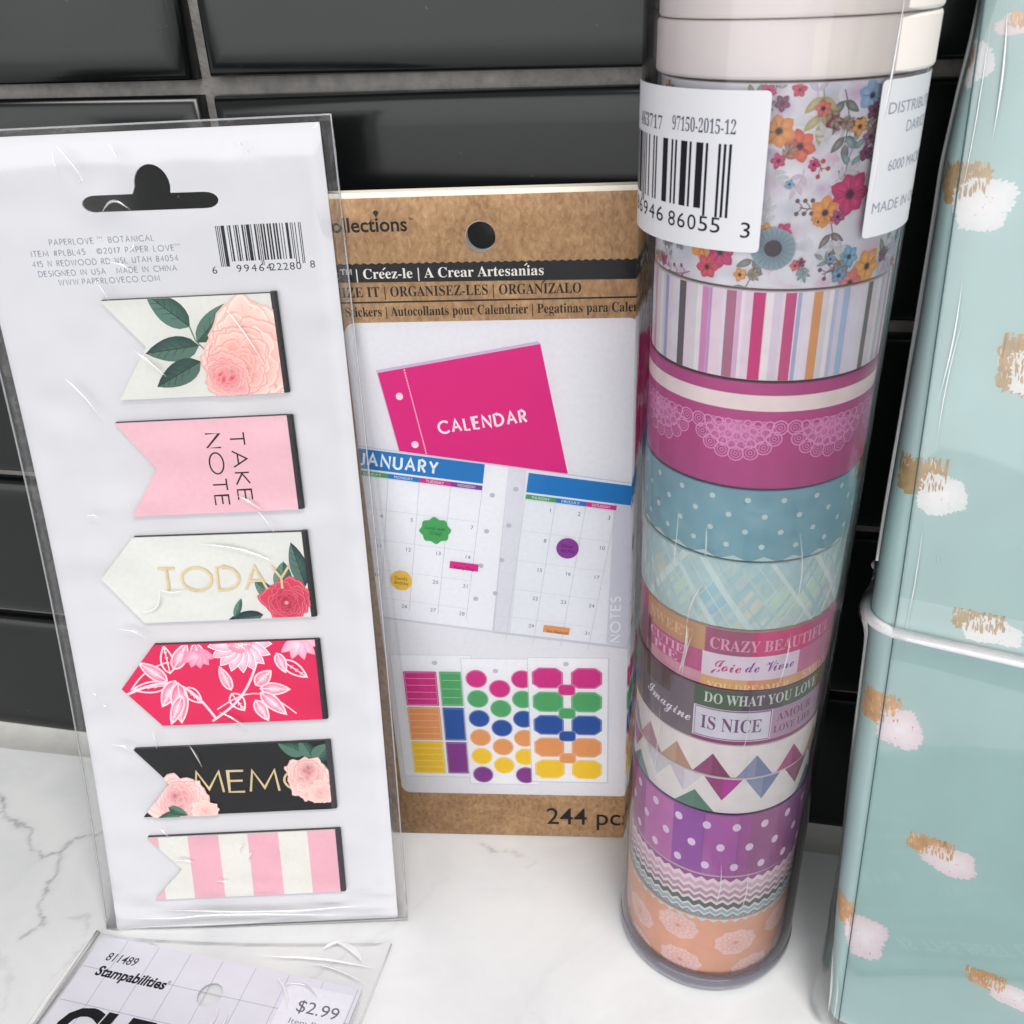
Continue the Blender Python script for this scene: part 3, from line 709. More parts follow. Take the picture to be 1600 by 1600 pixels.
T5 = [('PAPERLOVE  * BOTANICAL', 14.2, 35.6, 168.9), ('ITEM #PLBL45 * @2017 PAPER LOVE', 10.0, 39.4, 166.75), ('415 N REDWOOD RD NSL UTAH 84054', 9.7, 39.8, 164.7), ('DESIGNED IN USA * MADE IN CHINA', 10.5, 39.2, 162.7), ('WWW.PAPERLOVECO.COM', 14.3, 35.3, 160.8)]
def geo3(A, t, x0, x1, y, h, **k):
    t2 = t.replace('3', '8'); A.geo(t2, x0, y, h, x1-x0, **k)
for t, x0, x1, y in T5: geo3(A, t, x0, x1, y+.2, 1.12, wt=.16, gap=.34, col='8E909E')
A.text('TM', 23.9, 169.9, .5, 1.2, col='8E909E'); A.text('TM', 39.5, 167.8, .5, 1.2, col='8E909E')
A.build('printed_text', cmap, [M['ink']], card, dy=4)
A = Art(); barcode(A, 48.5, 66.0, 164.2, 171.4, 163.2, True, '699464222808')
for i, ch in enumerate('99464'): A.text(ch, 51.6+1.55*i, 162.0, 1.5, 1.05, col='22222E')
for i, ch in enumerate('22280'): A.text(ch, 58.6+1.35*i, 162.0, 1.5, 1.05, col='22222E')
A.text('6', 46.5, 161.9, 1.5, 1.05, col='22222E'); A.text('8', 66.9, 162.2, 1.5, 1.05, col='22222E')
A.build('barcode', cmap, [M['ink']], card, dy=4)

CB = (-2.6, CW+2.4, -.6, CH+1.3)
def bagh(x, y):
    e = min((x-CB[0])/4.0, (CB[1]-x)/4.0, (y-CB[2])/3.0, (CB[3]-y)/3.0); e = max(0, min(1, e)); e = e*e*(3-2*e)
    n1 = vnoise(x/9+3, y/6, 1)-.5; n2 = vnoise(x/3.2, y/4.1, 2)-.5; low = max(0, 1-y/16)
    return -.1+e*(2.15+.30*n1+.05*n2+low*1.2*(vnoise(x/8, y/1.9, 5)-.5))
V = []; F = []; nu, ns = 90, 210
for j in range(ns+1):
    for i in range(nu+1):
        x = CB[0]+(CB[1]-CB[0])*i/nu; y = CB[2]+(CB[3]-CB[2])*j/ns; V.append(cmap(x, y, bagh(x, y)))
for j in range(ns):
    for i in range(nu): F.append((j*(nu+1)+i, j*(nu+1)+i+1, (j+1)*(nu+1)+i+1, (j+1)*(nu+1)+i))
bag = mesh('clear_bag', V, F, M['film'], card, smooth=True)
V = []; F = []
CR = [((20.6, 188.3), (24.6, 181.8), .05), ((20.0, 187.1), (20.5, 183.1), -.1), ((24.6, 181.8), (23.4, 180.9), 0), ((30.9, 188.0), (32.6, 184.4), .08), ((26.8, 175.0), (33.0, 175.4), .35),
      ((30.3, 167.5), (32.5, 169.6), -.2), ((22.7, 162.4), (24.9, 157.4), .06), ((25.4, 165.8), (31.0, 163.4), .1), ((48.9, 110.1), (52.4, 103.9), .06), ((18.6, 86.4), (24, 91.9), -.28), ((24, 91.9), (30.2, 91.5), -.1),
      ((35.1, 102.5), (51.0, 97.5), .06), ((12.4, 82.4), (19.2, 79.6), .12), ((25.2, 51.4), (27.8, 45.0), .05), ((6.4, 52.3), (11.3, 50.2), .15), ((15.2, 29.0), (17.2, 26.3), .1),
      ((4.0, 66.5), (5.6, 64.8), .1), ((6.0, 63.2), (7.4, 62.3), 0), ((17.5, 20.0), (22.8, 19.0), .1), ((34.5, 21.5), (35.6, 24.0), .1), ((36.5, 19.2), (37.6, 21.5), .1), ((33.5, 60.0), (40.6, 54.5), .05), ((27.5, 14.0), (30.5, 13.5), 0),
      ((20.2, 112.8), (20.8, 112.2), .1), ((45.0, 113.6), (50, 110), .05), ((55.9, 186.6), (57.3, 186.4), .3), ((56.9, 185.0), (58.4, 184.9), .5), ((17.0, 55.6), (17.4, 50.5), .05), ((10, 110.5), (13.0, 110.2), .1), ((12, 142), (18, 133), .05),
      ((6, 4.2), (60, 2.6), .01), ((14, 6.0), (66, 5.2), -.02), ((4, 1.6), (40, 1.0), .01), ((48, 156), (55, 143), .03), ((28, 147), (34, 141), .04)]
for p0, p1, bow in CR:
    ln = math.hypot(p1[0]-p0[0], p1[1]-p0[1]); n = 14
    fold('bag_fold', M['crease'], card, lambda x, y, h: cmap(x, y, h+bagh(x, y)), bend(p0, p1, bow, n), .42+.016*ln if ln < 40 else 1.2, .32 if ln < 40 else .4, -.04)
V = []; F = []
for x0, x1 in ((CB[0], -.1), (CW+.1, CB[1])):
    b = len(V)
    for j in range(61):
        y = CB[2]+(CB[3]-CB[2])*j/60
        V += [cmap(x0, y, -.5), cmap((x0+x1)/2, y, -.35+.3*vnoise(j*.7, x0, 3)), cmap(x1, y, -.5)]
    for j in range(60):
        for k in range(2): F.append((b+j*3+k, b+j*3+k+1, b+(j+1)*3+k+1, b+(j+1)*3+k))
b = len(V); 
for i in range(31):
    x = CB[0]+(CB[1]-CB[0])*i/30; V += [cmap(x, CH+.1, -.5), cmap(x, CB[3], -.3)]
for i in range(30): F.append((b+2*i, b+2*i+2, b+2*i+3, b+2*i+1))
mesh('bag_back', V, F, M['strip'], card)
def cpath(pts, h): return [cmap(x, y, h) for x, y in pts]
loop = bend((CB[0], CB[2]), (CB[0], CB[3]), 0, 40)+bend((CB[0], CB[3]), (CB[1], CB[3]), 0, 16)[1:]+bend((CB[1], CB[3]), (CB[1], CB[2]), 0, 40)[1:]+bend((CB[1], CB[2]), (CB[0], CB[2]), 0, 16)[1:]
tube_mesh('bag_seam', cpath(loop, -.1), .00022, M['seam'], card, 6)

# the six clips: each a folded card leaf over a magnet, with a dark fold at its right end
def clip(idx, outline, conv, label, drawfn, x1, y0, y1, magn='black', glossy=None):
    oy = y0; ox = min(p[0] for p in outline)
    o = empty('page_clip', mat=CM @ Matrix.Translation(cmap(ox, oy, 0)), label=label, cat='page clip', group='magnetic page clips on the white card')
    org = Vector(cmap(ox, oy, 0))
    fm = lambda x, y, h: tuple(Vector(cmap(x, y, h))-org)
    mag = [(p[0]+.12, p[1]+(.08 if abs(p[1]-y1) < 1.3 else 0)) for p in outline]
    sheet('magnet', mag, [], fm, .05, .75, M[magn], o, dy=4)
    sheet('front_leaf', outline, [], fm, .8, 1.15, M['ink'], o, dy=4, col=drawfn.__doc__ or 'E9E9E6')
    V = []; F = []
    n = 8
    for j in range(7):
        y = y0+.1+(y1-y0+.3)*j/6
        for i in range(n+1):
            a = -PI/2+PI*i/n; V.append(fm(x1+.55+.75*math.cos(a)*1.1, y, .62+.62*math.sin(a)))
        V.append(fm(x1+.05, y, 1.24)); V.append(fm(x1+.05, y, 0.0))
    m = n+3
    for j in range(6):
        for i in range(m): F.append((j*m+i, j*m+(i+1) % m, (j+1)*m+(i+1) % m, (j+1)*m+i))
    F.append(tuple(range(m))[::-1]); F.append(tuple(6*m+i for i in range(m)))
    mesh('magnet_fold', V, F, M[magn], o, smooth=False)
    A = Art(conv); drawfn(A)
    A.build('printed_design', fm, [M['ink'], M['gold']], o, dy=4, base=1.15)
    return o
def flag_out(x0, x1, y0, y1, nx_, ny, dx0=0): return [(x0+dx0, y0), (x1-.3, y0), (x1, y0+.3), (x1, y1-.3), (x1-.3, y1), (x0, y1), (nx_, ny)]
def d1(A):
    '''DDDDD8'''
    r = random.Random(11)
    dk, ed = '2F5A50', '1C3A38'
    leaf(A, 40.3, 151.4, 32.2, 158.8, 5.6, '3F6A5E', '27493F', '1A332E'); leaf(A, 41.2, 148.0, 49.6, 156.2, 4.6, '42695C', '27483E', '1A332E')
    leaf(A, 41.6, 147.4, 30.0, 146.2, 5.4, '3A6156', '1F403A', '162E2A'); leaf(A, 41.4, 144.0, 31.2, 138.9, 5.2, '34594F', '1F403A', '162E2A')
    A.stroke([(40.2, 151.6), (41.0, 148.5), (43, 146)], .25, '5C7A5C'); A.up()
    rose(A, 52.6, 144.6, 12.0, 'CC6A78', 'EDA79E', 'FBDFD2', r, 46.4, 140.8, 8)
    rose(A, 46.8, 140.6, 5.4, 'B8405A', 'E08890', 'F4C2BC', r, 46.2, 140.0, 5)
    for i in range(12):
        a = r.uniform(0, 2*PI); q = r.uniform(0, 1.8); cx, cy = 46.2+q*math.cos(a), 140.2+q*.8*math.sin(a)
        A.fan((cx, cy), ell(cx, cy, 1.5, .8, 10, 0, r.uniform(0, PI)), 'C9405E', 'EFA2A4'); A.up(.3)
def d2(A):
    '''E6B9C4'''
    A.geo('TAKE', 45.0, 127.9, 3.1, 15.6, wt=.115, gap=.26, ang=-PI/2, col='16161E'); A.geo('NOTE', 39.7, 127.9, 3.1, 16.6, wt=.115, gap=.24, ang=-PI/2, col='16161E')
def d3(A):
    '''DCDDD9'''
    r = random.Random(4)
    leaf(A, 57.6, 90.6, 55.4, 101.6, 4.2, '40685E', '1E3A3A', '183030'); leaf(A, 52.0, 89.5, 53.2, 97.0, 4.4, '5C8472', '2E5248', '203A34')
    leaf(A, 49.6, 88.4, 46.0, 92.6, 3.4, '547C6C', '35584E', '203A34'); leaf(A, 47.0, 84.0, 38.8, 83.2, 3.0, '2C474A', '1A2C30', '101E22'); leaf(A, 40.2, 83.6, 42.4, 88.4, 1.7, '50776C', '2A4A46')
    rose(A, 52.6, 87.2, 5.9, '8A1234', 'C8274E', 'E04A68', r, 52.8, 86.6, 6)
    A.poly(ell(52.8, 86.8, .5, .5, 8), 'D8A0A0'); A.up()
    A.geo('TODAY', 24.0, 91.0, 5.7, 30.4, wt=.10, gap=.20, ang=-.02, mat=1)
def d4(A):
    '''D81F58'''
    w_ = 'F8DCE6'
    r = random.Random(8)
    def lf(bx, by, tx, ty, wd, fill=False):
        a = math.atan2(ty-by, tx-bx); P = petal_pts(bx, by, math.hypot(tx-bx, ty-by), wd, a, 8)
        if fill: A.fan(((bx+tx)/2, (by+ty)/2), P, 'FBE2EA', 'EE5585'); A.up(.3)
        A.stroke(P, .42, w_, closed=True, layer=A.layer+.2); A.stroke([(bx, by), (tx, ty)], .3, w_)
        for k in (.3, .5, .7):
            q = (bx+(tx-bx)*k, by+(ty-by)*k)
            for sd in (1, -1): A.stroke([q, (q[0]+wd*.3*math.cos(a+sd*.5), q[1]+wd*.3*math.sin(a+sd*.5))], .14, w_)
        A.up(.4)
    A.stroke(bend((11.5, 64.8), (32.5, 57.5), .28, 16), .62, w_); A.stroke(bend((31.5, 57), (44, 72), -.1, 12), .6, w_); A.stroke(bend((13, 66), (23, 73), .1), .35, w_); A.stroke(bend((33, 60), (52, 58), .25, 12), .3, w_)
    for b in ((22, 68, 16, 73, 3.2), (23, 70, 22.5, 77, 3.0), (24, 71, 28, 77.5, 3.2), (22, 67, 13.5, 66.2, 2.8), (24, 68, 20, 61.5, 3.4), (24.5, 67.5, 24.0, 57.0, 4.0), (26, 66, 29.5, 62, 3), (25, 64, 21.5, 56.8, 2.6),
              (37, 64, 39.5, 59.5, 3.4), (43, 66, 47, 69.5, 3.2), (44, 65, 51, 64.5, 3.0), (44, 64, 49.5, 58, 3.2), (42.5, 62, 45, 56.6, 2.8), (50, 72, 55.5, 67.5, 3.0), (49, 74, 50.5, 69.0, 2.4), (37, 65, 35, 71, 2.4), (30, 77.5, 30.5, 71.5, 3.0)): lf(*b, fill=r.random() < .6)
    for i in range(9):
        a = -PI*(.02+.96*i/8); P = petal_pts(40.5, 77.0, 7.6, 3.4, a, 7); A.fan((40.5+4*math.cos(a), 77+4*math.sin(a)), P, 'FBE6EE', 'F7A2BE'); A.stroke(P, .2, 'FFFFFF', closed=True, layer=A.layer+.2); A.up(.35)
    A.fan((40.5, 77), ell(40.5, 77, 3.0, 2.6, 16), 'F2C0CC', 'F08AA8'); A.up()
    for i in range(26): a = r.uniform(PI, 2*PI); q = r.uniform(.4, 2.7); A.poly(ell(40.5+q*math.cos(a), 77+q*math.sin(a), .16, .16, 6), 'FFFFFF')
    for i in range(5):
        a = -PI*.1-i*.55; P = petal_pts(54.5, 77.4, 5.5, 2.6, a, 7); A.fan((54.5, 76), P, 'FBE6EE', 'F7A2BE'); A.up(.3)
    for i in range(5):
        a = -PI*.15-i*.5; P = petal_pts(30.0, 75.5, 4.6, 2.6, a, 7); A.fan((30.0, 74), P, 'F9D6E2', 'F48AB0'); A.up(.3)
def d5(A):
    '''0E1013'''
    r = random.Random(21)
    for b in ((53, 47, 46.5, 50.4, 4), (54.5, 46, 52, 51.0, 3.6), (55, 45, 59.0, 49.5, 4.5), (54, 44, 58.5, 42.0, 3.6)): leaf(A, *b, '3E6A5C', '1E3A36', '54806C')
    A.geo('MEMO', 24.9, 37.9, 5.7, 30.5, wt=.10, gap=.17, ang=-.02, mat=1); A.up(2)
    rose(A, 53.0, 40.6, 6.0, 'B86472', 'E0A0A2', 'F8DAD2', r, 53.4, 43.4, 6); rose(A, 55.8, 36.6, 3.4, 'D89090', 'ECB8B4', 'F6D6D0', r, None, None, 5)
    rose(A, 21.0, 35.4, 7.8, 'B86472', 'E2A2A8', 'F8DAD4', r, 20.0, 37.5, 6); rose(A, 27.0, 33.0, 3.6, 'D89090', 'F2C0BC', 'FADCD4', r, None, None, 5)
    leaf(A, 21, 32.6, 15, 31.6, 2.6, '44705C', '2A4A40'); leaf(A, 18, 34.6, 22.5, 32.2, 2.2, '44705C', '2A4A40')
def d6(A):
    '''DCDCD6'''
    for i in range(3): A.poly(rect(21.4+15.0*i, 8, 29.1+15.0*i, 27), 'E0ACBA')
    A.poly(rect(8, 8, 14.0, 27), 'E0ACBA')
def notch(x0, x1, y0, y1, nx_, ny): return [[(nx_, ny), (x0, y1), (x1, y1), (x1, ny)], [(nx_, ny), (x1, ny), (x1, y0), (x0, y0)]]
def arrow(xa, ya, x0, x1, y0, y1): return [[(xa, ya), (x0, y0), (x1, y0), (x1, y1), (x0, y1)]]
clip(1, flag_out(22.5, 58.3, 136.3, 157.6, 30.3, 147.6), notch(22.5, 58.3, 136.3, 157.6, 30.3, 147.6), 'white flag-shaped page clip with pale pink peony and dark leaves, top of the card', d1, 58.1, 136.2, 157.5)
clip(2, flag_out(20.3, 58.3, 109.4, 131.2, 27.8, 120.4), notch(20.3, 58.3, 109.4, 131.2, 27.8, 120.4), 'plain pink flag-shaped page clip reading TAKE NOTE sideways', d2, 58.1, 109.4, 130.8)
clip(3, [(18.9, 83.2), (58.0, 82.9), (58.3, 83.2), (58.3, 103.6), (58.0, 103.9), (19.6, 104.4), (10.6, 94.6)], arrow(10.6, 94.6, 19.2, 58.3, 83.1, 104.0), 'white pointed page clip reading TODAY in gold with a crimson flower', d3, 58.1, 82.8, 103.7)
clip(4, [(19.3, 56.3), (58.0, 56.1), (58.3, 56.4), (58.3, 76.6), (58.0, 76.9), (20.0, 77.4), (10.8, 66.4)], arrow(10.8, 66.4, 19.6, 58.3, 56.2, 77.1), 'hot pink pointed page clip with white line-drawn flowers', d4, 58.1, 56.1, 76.6)
clip(5, flag_out(11.2, 58.3, 31.8, 50.2, 18.8, 40.8), notch(11.2, 58.3, 31.8, 50.2, 18.8, 40.8), 'black flag-shaped page clip reading MEMO in gold with pink roses', d5, 58.1, 31.8, 49.9, 'magnet')
clip(6, flag_out(11.2, 58.6, 8.7, 26.0, 19.0, 16.9), notch(11.2, 58.6, 8.7, 26.0, 19.0, 16.9), 'pink and white striped page clip at the bottom of the card', d6, 58.4, 8.7, 25.7, 'magnet')

# ------------------------------------------------------------------ clear tube and the rolls of washi tape in it
TX, TY, TR, RR = .00741, -.0279, .0210, 19.2
def lathe(name, prof, mat, parent, n=96, smooth=True, close=False):
    V = []; F = []
    for r, z in prof:
        for i in range(n): a = 2*PI*i/n; V.append((r*math.cos(a), r*math.sin(a), z))
    m = len(prof)
    for k in range(m-1):
        for i in range(n): F.append((k*n+i, k*n+(i+1) % n, (k+1)*n+(i+1) % n, (k+1)*n+i))
    if close:
        for i in range(n): F.append(((m-1)*n+i, (m-1)*n+(i+1) % n, (i+1) % n, i))
    return mesh(name, V, F, mat, parent, smooth=smooth)
tube = empty('tape_tube', (TX, TY, .0003), label='tall clear plastic tube holding a stack of washi tape rolls, with two white labels', cat='tube')
lathe('tube_wall', [(TR, .0035), (TR, .10), (TR, .235)], M['pvc'], tube)
lathe('inner_wall', [(TR-.0007, .0035), (TR-.0007, .10), (TR-.0007, .235)], M['pvc2'], tube)
lathe('base_rim', [(TR-.0030, .0), (TR-.0006, .0), (TR+.0001, .0006), (TR+.00025, .0022), (TR+.0001, .0040), (TR-.0009, .0046), (TR-.0012, .0036), (TR-.0030, .0026)], M['rim'], tube, close=True)
lathe('base_plate', [(.0001, .0008), (TR-.0031, .0008), (TR-.0031, .0016), (.0001, .0016)], M['rim'], tube)
def tmap(x, y, h, R=RR):
    a = x/R; r = (R+h)/1000; return (r*math.sin(a), -r*math.cos(a), y/1000)
TL_R = 21.05
tl = lambda x, y, h: tmap(x, y, h, TL_R)
reg = None
D = PI/180*TL_R
sheet('price_label', rrect(-118*D, 172.9, -5.0*D, 194.5, .7, 3), [], tl, .01, .08, M['label'], tube, dx=.7)
A = Art([rect(-118*D, 172.9, -5.0*D, 194.5)])
A.text('97150-2015-12', -17.2*D, 188.9, 1.9, 10.6, col='4A4A58', style='serif', align='r', bold=-.006); A.text('463717', -52.5*D, 188.6, 1.9, 8.0, col='4A4A58', style='serif', align='r', bold=-.006)
barcode(A, -44.0, -18.2*D, 178.6, 187.6, 177.6, True, '086946860553')
for i, ch in enumerate('86946'): A.text(ch, -27.4+2.35*i-2.0, 175.6, 2.2, 1.75, col='16161F')
for i, ch in enumerate('86055'): A.text(ch, -17.0+1.95*i, 175.4, 2.2, 1.5, col='16161F')
A.text('3', -12.6*D, 175.0, 2.2, 1.35, col='16161F')
A.build('label_print', tl, [M['ink']], tube, dx=.7, base=.085, step=.015)
sheet('address_label', rrect(36.6*D, 174.0, 118*D, 195.0, .7, 3), [], tl, .01, .08, M['label'], tube, dx=.7)
A = Art([rect(36*D, 174.2, 117*D, 195.2)])
for t, x, y, wd in (('DISTRIBUTED BY', 41.2, 190.6, 19), ('DARICE INC', 54.0, 187.9, 12), ('6000 MACKENZIE', 45.5, 183.0, 16), ('MADE IN CHINA', 39.8, 177.4, 17.5)): A.text(t, x*D, y, 1.5, wd, col='8A8C9C')
A.build('label_print', tl, [M['ink']], tube, dx=.7, base=.085, step=.015)
V = []; F = []
for p0, p1, bow, wd, ht in (((-6.6, 126), (-6.4, 118.5), .02, .5, .25), ((-6.3, 114.5), (-9.0, 104), -.06, .8, .4), ((-9.0, 104.5), (-10.2, 92.0), .05, 1.0, .45), ((-7.6, 103), (-9.4, 91), -.03, .4, .3),
                            ((9.2, 126), (10.6, 110), .05, .4, .2), ((10.2, 104), (9.0, 92), .03, .5, .25), ((15.2, 205), (14.4, 188), .0, .6, .3), ((14.4, 190), (13.6, 176), .02, .3, .2), ((-12, 128), (-13, 112), .02, .3, .15),
                            ((1.5, 44), (1.2, 30), .04, .4, .2), ((7.5, 42), (6.8, 28), .04, .35, .2), ((4, 88), (3.4, 74), .02, .3, .16), ((-14, 82), (-14.6, 62), .01, .35, .2)):
    fold('tube_crease', M['crease'], tube, tl, bend(p0, p1, bow, 18), wd*.7, ht, -.02)

def roll(z0, z1, label, draw, base='EDE8E2', R=RR, name='washi_tape_roll', mat=None, edge='CDBFB4'):
    cz = (z0+z1)/2; dx = (-.3+1.5*cz/190)/1000; R = R-random.Random(int(z1*7)).uniform(0, .22)
    rj = random.Random(int(z0*10)); dx += rj.uniform(-.14, .14)/1000
    o = empty(name, (TX+dx, TY+rj.uniform(-.12, .12)/1000, z0/1000), label=label, cat='tape roll', group='washi tape rolls stacked in the clear tube')
    n = 240; Rm = R/1000; h = (z1-z0)/1000; b = .00034; g = .00011
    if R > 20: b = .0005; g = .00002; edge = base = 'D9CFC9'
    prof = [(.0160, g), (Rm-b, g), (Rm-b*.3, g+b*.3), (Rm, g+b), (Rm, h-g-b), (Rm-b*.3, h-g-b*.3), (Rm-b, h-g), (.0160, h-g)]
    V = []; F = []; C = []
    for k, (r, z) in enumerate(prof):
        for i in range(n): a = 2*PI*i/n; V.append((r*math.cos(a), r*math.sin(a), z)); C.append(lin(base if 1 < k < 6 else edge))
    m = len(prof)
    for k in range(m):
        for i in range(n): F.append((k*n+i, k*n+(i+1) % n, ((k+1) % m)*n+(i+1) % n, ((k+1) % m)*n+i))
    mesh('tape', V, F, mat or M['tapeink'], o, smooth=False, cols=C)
    lathe('core', [(.0146, .0001), (.0159, .0001), (.0159, h-.0001), (.0146, h-.0001)], M['board'], o, close=True)
    if draw:
        A = Art([rect(-60, z0+.3, 60, z1-.3)]); draw(A, z0+.3, z1-.3)
        A.build('printed_pattern', lambda x, y, hh: tmap(x, y-z0, hh, R), [M['tapeink']], o, dx=.4, base=.004, step=min(.014, .42/max(8, A.layer)))
    return o
def blotches(A, y0, y1, cols, n, r, seed):
    rnd = random.Random(seed)
    bg = lin(cols[0])
    for i in range(n):
        x, y = rnd.uniform(-34, 34), rnd.uniform(y0, y1); q = rnd.uniform(.5, 1)*r; c = rnd.choice(cols[1:])
        P = [(x+q*(.8+.35*rnd.random())*math.cos(a), y+q*(.6+.35*rnd.random())*math.sin(a)) for a in [2*PI*k/12 for k in range(12)]]
        A.fan((x, y), P, c, bg)
        if i % 4 == 3: A.up(.12)
    A.up(.5)
PK, OR, BL, GN = 'C9366F', 'DB8E45', '6E93B5', '6B7350'
def floral(A, y0, y1):
    r = random.Random(2)
    blotches(A, y0, y1, ['DDDEE0', 'CDB2C8', 'EEF0EE', 'C2B0CC', 'DCBAC8', 'BFC4CC', 'E2E6E2', 'D2BECC'], 210, 3.4, 6)
    for a in ((6.7, 194.4, 7.6, 187.5, '5E6458', 3, 2.8), (8.5, 181, 9.2, 187.6, '6C8C86', 3, 2.3), (3.6, 195, 3.8, 190.4, 'A8A060', 2, 3.0), (-3, 174.0, -5.2, 166, '6E7264', 2, 2.7), (11.5, 168.6, 6.5, 171.6, '7C8C86', 3, 1.7), (17.3, 168, 19, 172.5, '6E8070', 1, 3.0),
              (-19, 168, -21.5, 174, '6E8C80', 3, 2.0), (6.4, 178, 7.5, 173.4, '6A5A50', 1, 2.6), (22, 186, 26, 193, '6E5068', 3, 2.4), (-8, 190, -5, 194, '7E8A70', 2, 2.4), (24, 170, 28, 176, '6C8C86', 3, 2.2), (-28, 186, -26, 192, '6E7264', 2, 2.5)): sprig(A, *a)
    for a in ((5.4, 179.2, 2.2, 179.2, '6A4A4A', 3, 1.7, True), (-14, 168.5, -19.5, 167.6, '8A5058', 3, 1.6, True), (11.0, 172.0, 6.6, 169.4, '7A4A68', 3, 1.5, True), (3.2, 186.0, 4.8, 184.0, 'B05040', 2, 1.6, True)): sprig(A, *a[:5], n=a[5], ls=a[6], berry=a[7])
    rb = random.Random(77)
    for i in range(46):
        bx, by = rb.uniform(-30, 32), rb.uniform(y0+1, y1-1); an = rb.uniform(0, 2*PI); q_ = rb.uniform(1.6, 3.0)
        sprig(A, bx, by, bx+q_*math.cos(an), by+q_*math.sin(an), rb.choice(['C3B4C0', 'B9C0BE', 'CDB6BE', 'C6C6C2', 'BCAFC2']), n=2, ls=rb.uniform(1.1, 1.9))
    for a in ((9.4, 180.6, 3.5, 7, 'D8487E', 'A81F5A'), (5.9, 178.3, 2.6, 6, 'E8AE6A', 'D8863C'), (1.4, 187.4, 2.5, 6, 'E07A5A', 'C8503E'), (-1.6, 189.4, 2.6, 6, 'E8A660', 'D0803C'), (7.9, 177.6, 1.3, 5, 'C05A86', '8A3A70'),
              (-11.8, 172.9, 2.9, 7, 'EAAA5C', 'D88838'), (-8.6, 172.3, 2.6, 7, 'D44A7C', 'A82058'), (-10.7, 169.8, 2.2, 6, 'E0606E', 'C84058'), (14.4, 169.6, 3.0, 6, 'F0BE70', 'DC9C48'), (11.4, 167.6, 2.6, 6, 'E88E7C', 'D0706A'), (10.6, 171.6, 1.9, 6, '90BED0', '5C94B4'),
              (9.4, 169.4, 1.6, 6, '86B4C8', '5488AC'), (10.9, 193.4, 2.4, 6, 'A8C0D8', '7C9CC0'), (0.6, 194.6, 1.2, 5, 'D84A64', 'B83050'), (24, 182, 3.2, 7, 'B04A7C', '702A50'), (30, 190, 3.0, 7, 'D4707E', 'A04058'), (-21, 168.8, 1.2, 5, 'D84A7C', 'B02A60'), (-24, 180, 3.2, 6, 'EAAA5C', 'D88838')):
        blossom(A, a[0], a[1], a[2]*.92, a[3], a[4], a[5], '2E1C30', r, r.uniform(0, 1), .17, .72)
        for k_ in range(a[3]):
            an = r.uniform(0, 2*PI); A.stroke([(a[0]+a[2]*.25*math.cos(an), a[1]+a[2]*.25*math.sin(an)), (a[0]+a[2]*.62*math.cos(an), a[1]+a[2]*.62*math.sin(an))], .12, mixc(a[5], '2E1C30', .35))
        A.up(.3)
    for i in range(62):
        bx, by = r.uniform(-30, 33), r.uniform(y0+.8, y1-.8); c_ = r.choice([('D8487E', 'A81F5A'), ('E8AE6A', 'C8803C'), ('90AEC8', '5C84A4'), ('B07A9C', '704060'), ('E07A6A', 'B8504E'), ('8E4468', '5A2444'), ('A83A60', '6E1C40')])
        blossom(A, bx, by, r.uniform(.7, 1.35), 5, c_[0], c_[1], '3A2030', r, r.uniform(0, 6), .2, .7)
        if i % 2: sprig(A, bx+.8, by, bx+r.uniform(1.2, 2.6), by+r.uniform(-2, 2), r.choice(['5E6A58', '7A7050', '6C8C86', '8A6A50']), n=2, ls=1.3)
    A.fan((-.9, 173.4), ell(-.9, 173.4, 3.1, 3.1, 24), '5E777E', '8BA2A8'); A.up(.5)
    for k in range(22): a = 2*PI*k/22; A.stroke([(-.9+1.2*math.cos(a), 173.4+1.2*math.sin(a)), (-.9+2.9*math.cos(a), 173.4+2.9*math.sin(a))], .14, '6E868E')
    A.up(.4); A.poly(ell(-.9, 173.5, 1.25, 1.25, 14), '3A2834'); A.up()
def stripes(A, y0, y1):
    r = random.Random(9); x = -36
    pal = ['E9E4E8', 'E6D6DE', 'DCDADA', 'EFEAE6', 'D9D4DC', 'E9D9DD', 'E2E2E8']
    i = 0
    while x < 36: w_ = r.uniform(.9, 2.1); A.poly(rect(x, y0, x+w_, y1), pal[i % 7]); x += w_; i += 1
    A.up(.5)
    for x, w_, c in ((-28.9, 1.4, 'B0708A'), (-24, 1.2, 'D8A0A8'), (-19.3, 1.0, '9AA6C6'), (-15.1, 1.5, '5A5254'), (-10.5, 1.2, 'D58CBC'), (-9.6, .5, 'C49AC8'), (-6.2, 1.6, 'AC6A84'), (-5.0, .7, 'D8B4CC'), (-2.0, 1.8, 'C81A70'), (2.6, 1.6, 'C04078'), (3.9, .6, 'A8B0CC'),
                     (6.7, 1.4, 'DB9C5C'), (9.6, .7, 'B8C4DA'), (11.5, 1.2, 'A6C2DA'), (16.6, 1.2, '6C6E62'), (20.4, .9, 'BFC4C4'), (23, 1.2, 'C08AA0'), (27, 1.4, 'C81A70'), (31, 1.2, '8A9AB8')): A.poly(rect(x-w_/2, y0, x+w_/2, y1), c)
